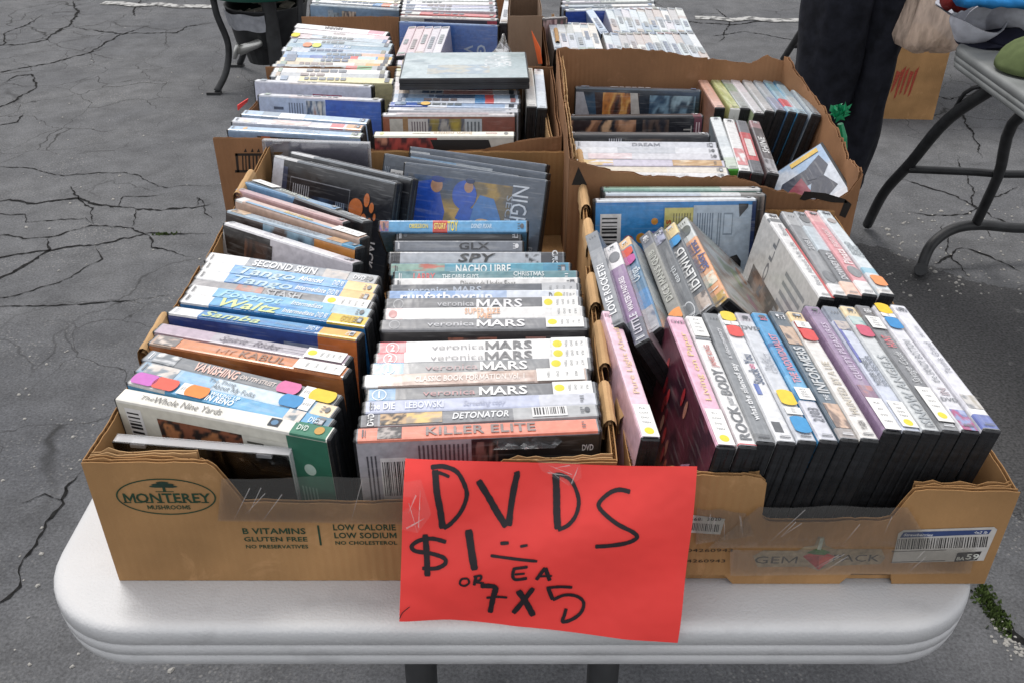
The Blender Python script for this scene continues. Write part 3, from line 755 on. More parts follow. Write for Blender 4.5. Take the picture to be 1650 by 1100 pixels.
tape(t3, GY0, GX0, [((1140, 878), (1222, 812)), ((1500, 878), (1460, 812))], dy=-.0022)
tape(t3, GY0, GX0, [((1175, 922), (1175, 880)), ((1560, 918), (1570, 878))], dy=-.003)
# ------------------------------------------------------------------ disc cases
DL, DH, DT = .190, .1345, .0146
CASES = {}
def case_mesh(L, H, T):
    k = (round(L, 4), round(H, 4), round(T, 4))
    if k not in CASES:
        bm = bmesh.new(); sh = T * .44
        for s in (-1, 1):
            hull_into(bm, chamfer_pts(L / 2, sh / 2, H / 2, min(.0011, T * .12), 0, s * (T / 2 - sh / 2), H / 2))
        hull_into(bm, chamfer_pts(L / 2 - .0009, T * .08, H / 2 - .0006, .0003, 0, 0, H / 2 - .0004))
        hull_into(bm, chamfer_pts(L / 2 - .0004, T / 2 - .0012, .006, .001, 0, 0, H - .0062))   # one-piece spine strip
        CASES[k] = bm_mesh(bm, 'case')
    return CASES[k]
STK = {}
def sticker_mesh(ln, T, yellow, seed, grey=False):
    mb = MB(); f = Frame((0, 0, 0), (1, 0, 0), (0, 1, 0), (0, 0, 1)); h = T * .47
    rect(mb, f, -ln / 2, -h, ln / 2, h, 'c4c6c9' if grey else 'eeeeec')
    f2 = f.lift(.00008); r = random.Random(seed); words = ['TEEN', 'DVD', r.choice(['VER', '664', '791', 'COM']), r.choice(['PLA', 'Pt.1', 'ACT', 'MUS'])]
    x0 = -ln / 2 + ln * (.36 if yellow else .16); st = (ln / 2 - x0) / 4.3
    for i, w in enumerate(words):
        put_text(mb, w, f2, x0 + (i + .45) * st - .004, x0 + (i + .45) * st + .004, 0, min(st * .62, .0021), lin('6a6c70'), rot=3, keep=True)
    if yellow: ellipse(mb, f2, -ln / 2 + ln * .17, 0, .0042, .0038, 'e3d84a', 16)
    return mb.mesh('sticker')
GRAPH = {}
def spine_cols(c): return c
def dvd(x0, y0, x1, y1, lean, label, col, els=(), cover=None, front=None, back=None, T=DT, L=DL, H=DH, case='case_black', group=None, dz=0.0, floor=.0052, name='dvd_case', film=True, yaw=None, raise_z=None, cat='dvd case'):
    ph = R(lean)
    zt = floor + dz + H * math.cos(ph) + T / 2 * abs(math.sin(ph))
    A, B = P(x0, y0, zt), P(x1, y1, zt); C = (A + B) / 2; d = B - A
    yw = math.atan2(d.y, d.x) if yaw is None else R(yaw)
    rot = Matrix.Rotation(yw, 3, 'Z') @ Matrix.Rotation(ph, 3, 'X')
    base = C - rot @ Vector((0, 0, H))
    root = empty(name, base, rot.to_euler()); tag(root, label, cat, group)
    part('case', case_mesh(L, H, T), None, root)
    if not len(root.children[0].data.materials): root.children[0].data.materials.append(M['case_black'])
    cs = root.children[0]
    if case != 'case_black':
        cs.material_slots[0].link = 'OBJECT'; cs.material_slots[0].material = M[case]
    e = .0024; hl = L / 2 - e; o_ = .0003; r_ = .0016
    mb = MB(); base_c = lin(col); cov = lin(cover or col)
    prof = [(-T / 2 - o_, H - r_ - .0006), (-T / 2 + r_ * .3 - o_, H - r_ * .3 + o_), (-T / 2 + r_, H + o_), (T / 2 - r_, H + o_), (T / 2 - r_ * .3 + o_, H - r_ * .3 + o_), (T / 2 + o_, H - r_ - .0006)]
    cuts = sorted({0.0, 1.0} | {q for e_ in els if e_[0] == 'b' for q in (e_[1], e_[2])})
    cuts = sorted(set(cuts) | {.006, .994})
    def band(s):
        c = base_c
        if s < .006 or s > .994: return lin('7c7f84') if film else base_c
        for e_ in els:
            if e_[0] == 'b' and e_[1] <= s <= e_[2]: c = lin(e_[3])
        return c
    X = lambda s: -hl + 2 * hl * s
    for a, c in zip(cuts, cuts[1:]):
        cc = band((a + c) / 2)
        for (ya, za), (yb, zb) in zip(prof, prof[1:]): mb.poly([(X(a), ya, za), (X(c), ya, za), (X(c), yb, zb), (X(a), yb, zb)], cc)
    zl_, zh = .002, prof[0][1]
    mb.poly([(-hl, -T / 2 - o_, zl_), (hl, -T / 2 - o_, zl_), (hl, -T / 2 - o_, zh), (-hl, -T / 2 - o_, zh)], cov)
    mb.poly([(hl, T / 2 + o_, zl_), (-hl, T / 2 + o_, zl_), (-hl, T / 2 + o_, zh), (hl, T / 2 + o_, zh)], cov)
    sf = Frame((0, 0, H + o_ + .0002), (1, 0, 0), (0, 1, 0), (0, 0, 1))
    txs = []; nl = 0
    for e_ in els:
        nl += 1; f = sf.lift(nl * .00006)
        if e_[0] == 'a': art_patch(mb, f, X(e_[1]), -T * .44, X(e_[2]), T * .44, e_[3], hash(e_[3][0]) % 50 + nl, 8, 4, 2.4)
        elif e_[0] == 'e': ellipse(mb, f, X(e_[1]), (e_[5] if len(e_) > 5 else 0) * T, e_[2], e_[3] * T, e_[4], 16)
        elif e_[0] == 'r': rect(mb, f, X(e_[1]), e_[2] * T, X(e_[3]), e_[4] * T, e_[5])
        elif e_[0] == 'c': barcode(mb, f, X(e_[1]), -T * .4, X(e_[2]), T * .4, True, 5)
        elif e_[0] == 't':
            op = e_[6] if len(e_) > 6 else {}
            tx = MB(); txs.append(tx); put_text(tx, e_[1], sf.lift(.0006), X(e_[2]), X(e_[3]), op.get('y', 0) * T, T * e_[5], lin(e_[4]), op.get('b', True), op.get('i', 0), op.get('rot', 0), op.get('keep', False))
    if film and y0 > 170 and not any(e_[0] == 's' and e_[2] > .95 for e_ in els):     # small print and studio mark near the end
        rs = random.Random(int(x0 * 3 + y0)); lum = sum(base_c) / 3; ink = 'e4e6ea' if lum < .25 else '55585e'
        f = sf.lift(.0007); u = rs.uniform(.955, .97); k = rs.random()
        if k < .4: rect(mb, f, X(u) - .0022, -T * .28, X(u) + .0022, T * .28, ink); rect(mb, f.lift(.0001), X(u) - .0016, -T * .2, X(u) + .0016, T * .1, 'b8bcc4' if lum > .25 else '3a3d44')
        elif k < .75: ellipse(mb, f, X(u), 0, .0022, T * .22, ink, 12)
        for j in range(3): rect(mb, f, X(u - .03), T * (-.25 + .2 * j), X(u - .03) + rs.uniform(.002, .0035), T * (-.18 + .2 * j), ink)
        rect(mb, f, X(.022), -T * .3, X(.022) + .0012, T * .3, ink); rect(mb, f, X(.034), -T * .3, X(.034) + .0006, T * .24, ink)
    if film and y0 <= 170 and not txs:     # far spines: illegible print and a darker end mark
        rs = random.Random(int(x0 * 7 + y0 * 3)); f = sf.lift(.0007); u = rs.uniform(.2, .4); lum = sum(base_c) / 3; ink = rs.choice(['6c7684', '8a7c7c', '5a6c8c', '7c8488']) if lum > .25 else 'c8ccd4'
        for j in range(rs.randint(3, 6)):
            w = rs.uniform(.03, .07); rect(mb, f, X(u), -T * .24, X(min(.95, u + w)), T * .24, ink); u += w + .012
        rect(mb, f, X(.93), -T * .4, X(.97), T * .4, rs.choice(['5c6470', 'a06c6c', '6c88b0', '8c8c7c', '3c4450'])); rect(mb, f, X(.04), -T * .4, X(.04 + rs.uniform(.02, .1)), T * .4, rs.choice(['8ca0b8', 'b0a090', '94a89c', '6c7c94']))
    for side, data in (('f', front), ('k', back)):
        if not data: continue
        F = Frame((-L / 2, -T / 2 - o_ - .0002, 0), (1, 0, 0), (0, 0, 1), (0, -1, 0)) if side == 'f' else Frame((L / 2, T / 2 + o_ + .0002, 0), (-1, 0, 0), (0, 0, 1), (0, 1, 0))
        U = lambda u: e + u * (L - 2 * e); V = lambda v: .002 + v * (H - .0045)
        for i, q in enumerate(data):
            f = F.lift(i * .00006); k = q[0]
            if k == 'B': rect(mb, f, U(q[1]), V(q[2]), U(q[3]), V(q[4]), q[5])
            elif k == 'A': art_patch(mb, f, U(q[1]), V(q[2]), U(q[3]), V(q[4]), q[5], q[6], q[7] if len(q) > 7 else 22, q[8] if len(q) > 8 else 16, q[9] if len(q) > 9 else 3.2)
            elif k == 'L':
                for j in range(q[5]):
                    v = q[2] + (q[4] - q[2]) * (j + .5) / q[5]; hv = (q[4] - q[2]) / q[5] * .22; rr_ = random.Random(j * 7 + q[5])
                    rect(mb, f, U(q[1]), V(v - hv), U(q[3] - (q[3] - q[1]) * .3 * rr_.random() ** 2), V(v + hv), q[6])
            elif k == 'K':
                for j in range(q[5]):
                    u = q[1] + (q[3] - q[1]) * (j + .5) / q[5]; hu = (q[3] - q[1]) / q[5] * .22; rr_ = random.Random(j * 7 + q[5])
                    rect(mb, f, U(u - hu), V(q[2] + (q[4] - q[2]) * .3 * rr_.random() ** 2), U(u + hu), V(q[4]), q[6])
            elif k == 'C': barcode(mb, f, U(q[1]), V(q[2]), U(q[3]), V(q[4]), q[5] if len(q) > 5 else True, 9)
            elif k == 'E': ellipse(mb, f, U(q[1]), V(q[2]), q[3], q[4], q[5], 22)
            elif k == 'P': mb.poly([f(U(a), V(c)) for a, c in q[1]], lin(q[2]))
            elif k == 'T': put_text(mb, q[1], f, U(q[2]), U(q[3]), V(q[4]), q[5], lin(q[6]), q[7] if len(q) > 7 else True, 0, q[8] if len(q) > 8 else 0)
    sl = mb.build('sleeve', 'print_under_film' if film else 'print_paper', root)
    for tx in txs:
        if tx.f: tx.build('title', 'print_under_film', sl)
    n_ = 0
    for e_ in els:
        if e_[0] == 's':
            ln = (e_[2] - e_[1]) * 2 * hl; n_ += 1
            yl = len(e_) > 3 and e_[3]; o = part('sticker', sticker_mesh(ln, T, bool(yl), int(x0 + n_), len(e_) > 4), 'print_paper', root)
            o.location = ((X(e_[1]) + X(e_[2])) / 2, 0, H + .0016)
        elif e_[0] == 'd':
            dm = MB(); f = Frame((0, 0, 0), (1, 0, 0), (0, 1, 0), (0, 0, 1)); rr_ = e_[3] if len(e_) > 3 else .0088
            ellipse(dm, f, 0, 0, rr_, rr_, e_[2], 24, clip=T * .47)
            o = dm.build('dot_sticker', 'print_paper', root); o.location = (X(e_[1]), 0, H + .0018)
    return root
ORD = ['zeroth', 'first', 'second', 'third', 'fourth', 'fifth', 'sixth', 'seventh', 'eighth', 'ninth', 'tenth', 'eleventh', 'twelfth', 'thirteenth', 'fourteenth', 'fifteenth', 'sixteenth', 'seventeenth', 'eighteenth', 'nineteenth', 'twentieth', 'twenty-first', 'twenty-second', 'twenty-third', 'twenty-fourth']
def row(phrase, group, items):
    """items lie in order; each label says what the case looks like and its place in the row"""
    for i, it in enumerate(items):
        a, kw = it if isinstance(it[-1], dict) and isinstance(it[0], tuple) else (it, {})
        a = list(a); a[5] = '%s, %s %s' % (a[5], ORD[i + 1], phrase)
        dvd(*a, group=group, **kw)
t = lambda s, a, c, col, h=.5, **k: ('t', s, a, c, col, h, k)
b = lambda a, c, col: ('b', a, c, col)
d = lambda s, col, r=.0088: ('d', s, col, r)
s = lambda a, c, y=0: ('s', a, c, y)
ar = lambda a, c, *cols: ('a', a, c, list(cols))

# --- left column of the two mushroom trays
row('from front, left column of mushroom trays', 'disc cases in the left column of the mushroom trays', [
  ((184, 632, 545, 700, 3, 'cream card case with green clasp', 'e9e7df', [b(.83, 1, '3f7f68'), t('The', .10, .17, '55524c', .30, b=False, i=.2), t('Whole Nine Yards', .17, .50, '4d4a46', .50, b=False), ('r', .72, -.3, .77, .32, '26303c'), ('e', .745, .003, .2, '5d86a8'), t('DVD', .85, .90, 'cfe0d6', .4), ('e', .95, .004, .3, 'c79a4d')]),
    dict(cover='dad8cc', film=False, front=[('C', .035, .55, .115, .97, False), ('A', .19, .42, .60, .93, ['14100e', '1d1613', '8a5238', '241a18', 'b87a4e', '15161f'], 3, 20, 12, 4.0), ('B', .60, .5, .82, .93, 'd4d2c8'), ('L', .62, .52, .70, .9, 10, '55544c'), ('L', .72, .45, .80, .86, 8, '77756c'), ('B', .815, 0, 1, 1, '2f6e58'), ('E', .9, .75, .005, .006, 'b9cfc4'), ('K', .84, .2, .92, .6, 5, '78a593'), ('B', .0, 0, .8, .3, 'c9c7bd')])),
  (198, 604, 550, 688, 4, 'sky blue case with three round dots', '5aa9d8', [b(0, .20, 'e8e6e4'), b(.93, 1, '4c7f9c'), d(.07, 'c86bc0', .0115), d(.18, 'e5604f', .0115), s(.255, .31), d(.345, 'f08a3c', .0105), t('WAKING UP', .405, .55, 'e6f2f8', .30, y=.2), t('IN RENO', .40, .54, 'f4fafc', .42, y=-.2), ar(.79, .87, '8fa0aa', 'd8cfc6', '5a6f7c'), t('DVD', .90, .95, 'dff0f8', .4)]),
  (211, 586, 557, 668, 5, 'pale blue case with face photos', '9fc3de', [b(.0, .05, '88a6bc'), ar(.04, .20, 'a9c4d8', 'd6cfc8', '6f7f8c', 'e4e0dc'), b(.22, .40, '84b6da'), b(.40, .8, 'c9dcea'), t('The Thing', .36, .50, '5f6f7c', .30, b=False, y=.22), t('About My Folks', .40, .62, '54646f', .38, b=False, y=-.18), d(.79, '3f8fc8', .010), s(.84, .89), b(.9, 1, 'f0d9b4')]),
  (226, 569, 557, 648, 5, 'grey case with salmon capital lettering', '6d737a', [b(0, .05, '8c98a4'), ar(.05, .17, 'c9ccd0', '6c747c', 'e0e0e0'), t('VANISHING', .27, .50, 'f0c0b0', .66), t('ON 7TH STREET', .51, .69, 'd8c9c2', .32), d(.76, 'd873a4', .0105), s(.83, .88), d(.93, 'e6c93a', .0115)]),
  ((236, 544, 571, 602, 0, 'orange case with thin grey capitals', 'd98a58', [b(0, .12, 'b79a86'), ar(.02, .14, 'c9b0a0', '77706e', 'd8c8bc'), t('KABUL', .46, .70, '8d6a55', .62, b=False), t('MY', .34, .44, 'c98a66', .5, b=False), s(.75, .985)]),
    dict(cover='b5652f', front=[('A', 0, 0, 1, 1, ['b5652f', 'c47a42', '9a5224'], 6, 12, 8, 2), ('B', .53, .72, .65, .9, '4a2a1c'), ('B', .69, .72, .74, .9, '5a3158'), ('K', .78, .6, .9, .9, 7, '7d431e')])),
  (244, 526, 573, 582, 2, 'mauve grey case with script lettering', 'b7a4b4', [b(.3, .8, 'b3aeb8'), ('r', .35, -.16, .85, -.12, 'd6d0d8'), ('r', .35, .10, .85, .14, 'd6d0d8'), t('Spirit  Rider', .34, .66, '6c6472', .5, b=False, i=.35), s(.79, .985, 1)]),
  ((270, 498, 588, 542, -6, 'deep blue case with gold end', '2f72b8', [b(0, .16, 'e6e8ea'), ar(.16, .78, '2a68b0', '4a98d0', '3b82c4', '2d74ba'), t('Samba', .17, .48, 'c6d8a0', .72, i=.25), t('Introduction', .56, .70, '86b0d4', .34, i=.2, b=False), t('DVD 90', .73, .79, 'e0ecf6', .5), b(.80, 1, 'eab54a')]),
    dict(cover='1f3f86', front=[('A', 0, 0, .8, 1, ['1d3a80', '264c96', '1a3070'], 4, 10, 6, 2), ('B', .8, 0, 1, 1, 'd9792c'), ('B', .62, .78, .8, .93, '8ea0b8')])),
  (284, 478, 605, 521, 4, 'light blue case with yellow green lettering', '3f8ccc', [b(0, .16, 'e4e6e8'), ar(.16, .80, '4a98d4', '68b0dc', '3f8acc'), t('Waltz', .19, .52, 'd8e49a', .85, i=.25), t('Intermediate', .55, .72, 'e6eef4', .42, i=.2), t('DVD 90', .73, .79, 'e0ecf6', .55), b(.80, 1, 'e8c84a'), t('GOLD', .86, .94, 'c9a83a', .6)]),
  (294, 464, 608, 508, 8, 'light blue case with thin white lettering', '4a9ad0', [b(0, .15, 'e8e8e8'), ar(.15, .8, '5aa8da', '74b8e0', '4a98d0'), t('Foxtrot', .18, .52, '9fd0e6', .66, i=.25), t('Intermediate', .58, .75, 'e0ecf4', .42, i=.2), b(.80, 1, 'a9c8d8')]),
  (300, 455, 610, 496, 9, 'dark grey case with white end sticker', '75787e', [b(0, .3, '8f8e92'), ar(.25, .4, '8f8e92', 'b0705e', '777a80'), t('STASH', .42, .62, 'a9adb2', .62), s(.745, .985, 1)]),
  (309, 440, 613, 483, 10, 'blue dance case with pale orange end', '3f86c8', [b(0, .17, 'e6e8ea'), ar(.17, .8, '3a80c4', '5aa0d8', '3f86c8'), t('Tango', .19, .55, 'a9c8d4', .70, i=.25), t('Intermediate', .57, .74, 'e8eef4', .44, i=.2), t('DVD 90', .75, .81, 'e0ecf6', .5), b(.82, 1, 'edc07a')]),
  (318, 426, 618, 468, 11, 'brighter blue dance case with tan end', '4a94d2', [b(0, .17, 'eceeee'), ar(.17, .8, '4a92d0', '66a8dc', '4088ca'), t('Tango', .2, .54, 'b4ccd4', .70, i=.25), t('Advanced', .57, .70, 'f0f4f8', .44, i=.2), t('DVD 90', .76, .82, 'e0ecf6', .5), b(.83, 1, 'f0c886')]),
  (323, 412, 620, 454, 12, 'grey white case with spaced capitals', '7f8894', [b(0, .24, 'e9e9ea'), t('SECOND SKIN', .28, .66, 'e6e8ec', .6), ar(.7, .84, '8c929a', 'b0a8a4', '747c86'), b(.84, 1, '9aa0a6'), t('DVD', .87, .94, 'e0e2e6', .4)]),
  ((356, 354, 592, 428, -16, 'white case with dark hand cover', 'f2f0f4', [t('DVDA', .30, .44, 'd4c9d0', .5, b=False), b(.85, 1, 'd6cfd6'), ('e', .93, .004, .28, '8a7c8c'), ('e', .93, .003, .22, 'ddd6dc')]),
    dict(cover='d8d2d8', L=.186, front=[('B', 0, 0, .38, 1, '2a2626'), ('P', [(.0, .55), (.09, .55), (.0, .97)], 'b9b9ba'), ('T', 'DVD', .035, .11, .72, .010, 'd8d8d8', True, 3), ('A', .18, .3, .40, .95, ['2a2424', '4a342c', '33292a', '6a4a3c'], 2, 10, 10, 2.5), ('P', [(.30, .35), (.33, .60), (.39, .78), (.46, .84), (.53, .70), (.55, .35)], 'a5734f'), ('P', [(.31, .35), (.335, .55), (.38, .60), (.41, .35)], 'c99a7a'), ('P', [(.43, .35), (.44, .62), (.455, .66), (.465, .35)], '6b4530'), ('P', [(.48, .35), (.485, .6), (.50, .62), (.505, .35)], '6b4530'), ('P', [(.40, .74), (.46, .80), (.47, .77), (.42, .70)], 'd0a684'), ('K', .60, .3, .74, .7, 4, '9c98a0'), ('T', 'Y', .80, .84, .55, .006, 'c86a4a')])),
  ((361, 335, 594, 402, -14, 'pale blue case above orange photo cover', 'a8bccc', [ar(.02, .14, 'b98f70', 'd9b890', '6f4f3c'), t('I CAN ONLY IMAGINE', .24, .70, '6b7884', .46, b=False, i=.1), ar(.78, .9, 'c08a5c', 'd8ae80', '7a4a30'), b(.9, 1, '4a9ac4')]),
    dict(cover='8a5a3c', L=.186, front=[('B', 0, 0, 1, 1, '33251f'), ('A', .3, .3, .7, 1, ['2a2430', '5a4a44', '8fb0c4', '2c2a30'], 5, 12, 8), ('B', .70, .0, 1, 1, 'd08a3c')])),
  (378, 317, 598, 386, -10, 'blue and peach case with yellow lettering', 'd9b8a4', [b(0, .06, 'e0dedc'), b(.06, .8, 'd4b4a4'), ('r', .08, -.48, .8, -.15, '6fa4cc'), ('r', .3, -.15, .6, .1, 'b8a890'), t('Rock Guitar', .38, .60, 'eac860', .48, y=.05), s(.78, .985)]),
  ((384, 304, 560, 358, -12, 'thin dusty pink case', 'c9a4a4', [b(0, .3, 'b9929a'), t('MUSIC', .62, .74, 'e6d0d0', .34)]), dict(T=.011, L=.17)),
  ((397, 293, 545, 336, -14, 'slim black case with light blue spine', '6f9cc4', [b(0, .03, '111111'), b(.5, .55, '9cb8d0'), t('COLLECTION', .14, .4, 'bcd4e6', .3)]), dict(T=.011, L=.15)),
  ((404, 289, 602, 360, -16, 'black case with white library sticker', '6f7478', [s(.0, .2), t('COLLECTION', .24, .50, 'd8e0d0', .55), ('r', .72, -.4, .74, .4, 'b0b4b8'), t('DVD', .8, .88, 'd0d4d8', .45)]),
    dict(cover='1c1c20', L=.19, front=[('E', .70, .8, .006, .008, 'd9703c'), ('E', .74, .7, .005, .006, 'd9703c'), ('E', .78, .82, .004, .006, 'd9703c')])),
  ((440, 249, 652, 297, -20, 'black case with orange circles on its cover', '7f858c', [b(0, .2, 'ebebed'), t('THE SMART COLLECTION', .26, .6, 'd8dade', .5)]),
    dict(cover='24252b', front=[('B', .0, 0, .09, 1, 'd4d6e0'), ('B', .09, 0, .13, .94, '3a4664'), ('B', .16, 0, .66, .86, '8a8c94'), ('B', .163, 0, .657, .85, '22232b'), ('A', .34, 0, .64, .72, ['1a1d28', '26344c', '3e5676', '1c202c'], 8, 10, 8, 2.2), ('K', .18, .25, .33, .8, 8, 'b0b2ba'), ('K', .55, .1, .63, .72, 5, '8fa0b8'), ('E', .72, .70, .0105, .0125, 'dd7f48'), ('E', .80, .80, .0042, .0085, 'dd7f48'), ('E', .79, .61, .0044, .0078, 'dd7f48'), ('E', .845, .74, .0034, .0065, 'dd7f48'), ('E', .84, .60, .0030, .0058, 'dd7f48'), ('E', .875, .66, .0020, .0045, 'dd7f48'),
     ('T', 'JACK', .79, .97, .30, .010, 'e6e6ea', True, 3), ('T', 'COLLECTION', .60, 1.02, .20, .009, 'd9703c', True, 3), ('T', 'SMART', .66, .82, .36, .005, 'd9703c', True, 3)])),
  ((466, 243, 678, 291, -20, 'black case tucked behind the orange circled one', '8f949a', [b(0, .2, 'ebebed'), t('THE SMART COLLECTION', .28, .62, 'dcdee2', .5), b(.9, 1, '6f747a')]), dict(cover='1c1d22')),
])
# --- right column of the two mushroom trays
vm = lambda col, tc, hc, sp=True: [t('veronica', .25, .50, tc, .42, b=False), t('MARS', .50, .73, hc, .62)] + ([s(.82, .985, 1)] if sp else [])
row('from front, right column of mushroom trays', 'disc cases in the right column of the mushroom trays', [
  ((568, 700, 970, 683, 3, 'salmon case with grey newsprint cover', 'ee8f78', [ar(.085, .185, 'd8d0cc', '3c3a3c', 'b0a8a4', '524e50'), t('KILLER ELITE', .28, .74, '8d7f7c', .62)]),
    dict(cover='b9b7be', front=[('B', 0, 0, 1, 1, 'b4b2ba'), ('C', .09, .50, .20, .88), ('K', .03, .4, .08, .9, 3, '55545c'), ('B', .19, .35, .24, .82, '3c3c44'), ('K', .245, .2, .46, .97, 12, '5a5860'), ('K', .08, .05, .2, .42, 6, '6c6a74'), ('B', .47, .1, 1, 1, '2a282e'), ('A', .47, .3, .58, .98, ['3a2a30', '8a6a64', '2c2226', 'a88078'], 5, 8, 8), ('B', .60, .1, 1, 1, '222126'), ('T', 'DVD', .93, .98, .9, .006, 'd8d8dc')])),
  (573, 678, 971, 659, 2, 'grey case with amber photo band', '9fa1a6', [b(0, .07, '77777c'), t('DVD', .02, .06, 'e8e8e8', .34, rot=1, keep=True), ar(.08, .19, '5a4a40', 'c9a880', '3c3430', 'e0c090'), ar(.19, .34, 'd8b890', 'e6c47c', 'b09c84', '8f8c88'), b(.34, .64, '85878c'), t('DETONATOR', .38, .62, 'eceef0', .5, i=.25), b(.64, 1, 'b6b8ba'), ('c', .72, .87)]),
  (579, 656, 970, 641, 7, 'pale lilac case with faint lettering', 'bfc6de', [t('the DIE', .02, .13, 'e8ecf6', .5), t('LEBOWSKI', .17, .34, 'dfe4f2', .5), t('Screening copy', .42, .6, 'a9b0c8', .4, b=False, i=.3), b(.75, 1, 'cfd2dc')]),
  (586, 637, 966, 624, 11, 'grey case with blue number one end', '74777c', [b(0, .12, '5f93bc'), ('e', .05, .006, .42, 'e0e8ee'), ('e', .05, .0052, .36, '5f93bc'), t('1', .04, .06, 'f0f4f8', .5)] + [t('veronica', .24, .47, 'b9878a', .42, b=False), t('MARS', .48, .70, 'f0f0f0', .62), s(.81, .985, 1)]),
  (578, 614, 956, 602, 13, 'brown patterned case with white ends', 'cdb8ae', [b(0, .06, 'f0f0f0'), ar(.06, .76, 'a08478', 'd8c4b8', 'b89c90', 'e0d0c8'), t('CLASSIC BOOK FORMATION Vol. 1', .22, .72, 'eee4de', .42, i=.1), s(.77, .985)]),
  (594, 595, 958, 585, 16, 'lighter grey case with blue end square', '8b8e92', [b(0, .14, '7aa6c8'), ('e', .07, .006, .42, 'e6eef4'), ('e', .07, .0052, .36, '7aa6c8'), t('1', .06, .08, 'f0f4f8', .5), t('veronica', .24, .48, 'b09296', .42, b=False), t('MARS', .485, .71, 'f2f2f2', .62), s(.81, .985, 1)]),
  (600, 579, 957, 569, 18, 'white case with red end, nearer of two', 'f1f1f1', [b(0, .13, 'e0606c'), ('e', .065, .006, .42, 'f4d8da'), ('e', .065, .0052, .36, 'e0606c'), t('2', .055, .078, 'fbeeee', .5)] + vm(0, '9a9a9e', '6f7074')),
  (603, 562, 956, 554, 20, 'white case with red end, farther of two', 'f3f3f3', [b(0, .13, 'e2727c'), ('e', .065, .006, .42, 'f4d8da'), ('e', .065, .0052, .36, 'e2727c'), t('2', .055, .078, 'fbeeee', .5)] + vm(0, '97979b', '6a6b6f')),
  ((612, 524, 949, 520, 10, 'grey case over a dark portrait cover', '7d7f84', [('e', .06, .005, .4, 'a9acb0'), ('e', .06, .0042, .33, '7d7f84'), t('veronica', .22, .45, 'c9cbd0', .42, b=False), t('MARS', .455, .70, 'eeeef0', .62), s(.80, .985, 1)]),
    dict(cover='232126', front=[('C', .04, .6, .14, .85), ('A', .32, .4, .56, .95, ['2a2024', 'a0604c', '3a2628', 'c08068', '241c20'], 4, 12, 8), ('B', .59, .72, .67, .9, '8f8c90'), ('A', .70, .5, .8, .95, ['3a2628', 'b08078', '2a2024'], 2, 8, 6), ('L', .82, .5, .95, .9, 5, '55525a')])),
  (614, 507, 946, 503, 22, 'white case with pale orange lettering', 'f0f0f0', [b(0, .09, 'eadcdc'), ('e', .04, .004, .3, 'c98a8a'), t('SUPER SIZE', .40, .58, 'eab490', .44, y=.15), t('ME', .46, .54, 'eab490', .40, y=-.25), s(.84, .985)]),
  (615, 491, 944, 488, 24, 'dark grey case with small round emblem', '6d7076', [('e', .06, .005, .4, 'a9acb0'), ('e', .06, .0042, .33, '6d7076'), t('veronica', .26, .45, 'c0c2c8', .42, b=False), t('MARS', .455, .70, 'e8e8ec', .62), s(.80, .985, 1)]),
  (618, 479, 941, 477, 26, 'white and blue case with lowercase lettering', 'dfe6f0', [b(0, .35, '8fb0de'), b(.35, .62, 'b0c6e8'), t('runfatboyrun', .06, .55, 'f6f8fc', .66), t('D', .84, .86, '55585c', .5), s(.87, .985, 1)]),
  (627, 469, 937, 466, 28, 'charcoal case with pale end sticker', '5f646c', [t('veronica MARS', .09, .48, 'aab4c2', .5), ('s', .80, .985, 0, 1)]),
  (634, 459, 932, 457, 30, 'thin white case with dark serif lettering', 'ececec', [t('Diamonds Under Foot', .36, .66, '6a6a6a', .5, b=False)]),
  (632, 447, 934, 446, 31, 'teal and maroon case with capitals', '5f8c96', [ar(0, .3, '4c7c84', '7aa0a4', '8c5a5c'), t('LARRY', .10, .22, 'd86a6c', .55), t('THE CABLE GUY\'S', .26, .46, 'dce6e8', .36), t('CHRISTMAS', .65, .82, 'dce6e8', .34, y=.22), t('EXTRAVAGANZA', .65, .83, 'dce6e8', .34, y=-.22)]),
  (630, 435, 918, 433, 33, 'turquoise case with white capitals', '58a0b8', [ar(0, .3, 'c46a5c', '8fb0a4', '58a0b8'), t('NACHO LIBRE', .36, .67, 'f2f6f6', .64), b(.85, 1, '4a94b4')]),
  (629, 416, 907, 416, 35, 'silver case with bold black lettering', 'aeb2ba', [b(0, .06, '2e3036'), t('SPY', .39, .59, '25272c', .66, i=.2), ar(.78, .87, '2a2c32', 'b0b4bc', '22242a'), b(.87, 1, '3a3d46'), t('DVD', .93, .97, 'e0e2e6', .4, rot=1, keep=True)]),
  ((636, 397, 842, 397, 46, 'slim grey case with dark upturned lettering', '7c828c', [t('GLX', .5, .74, '33363c', .6)]), dict(L=.148, T=.013)),
  ((636, 380, 842, 379, 48, 'slim black unlabelled case', '14161a', [('e', .07, .002, .15, '5a6068')]), dict(L=.148, T=.013)),
  ((612, 365, 849, 365, 42, 'sky blue case with yellow and red logo', '62a6d6', [ar(0, .06, '6a5a9c', 'c08a7c', '3a7ac0'), t('OBSESSION', .20, .33, 'e8d24a', .36), b(.36, .46, 'd04a3c'), t('STORY', .37, .45, 'f6e36a', .5), t('TOY', .46, .53, 'f0d83c', .8), t('DISNEY PIXAR', .62, .76, 'd0e6f6', .36, i=.2)]), dict(L=.175)),
])
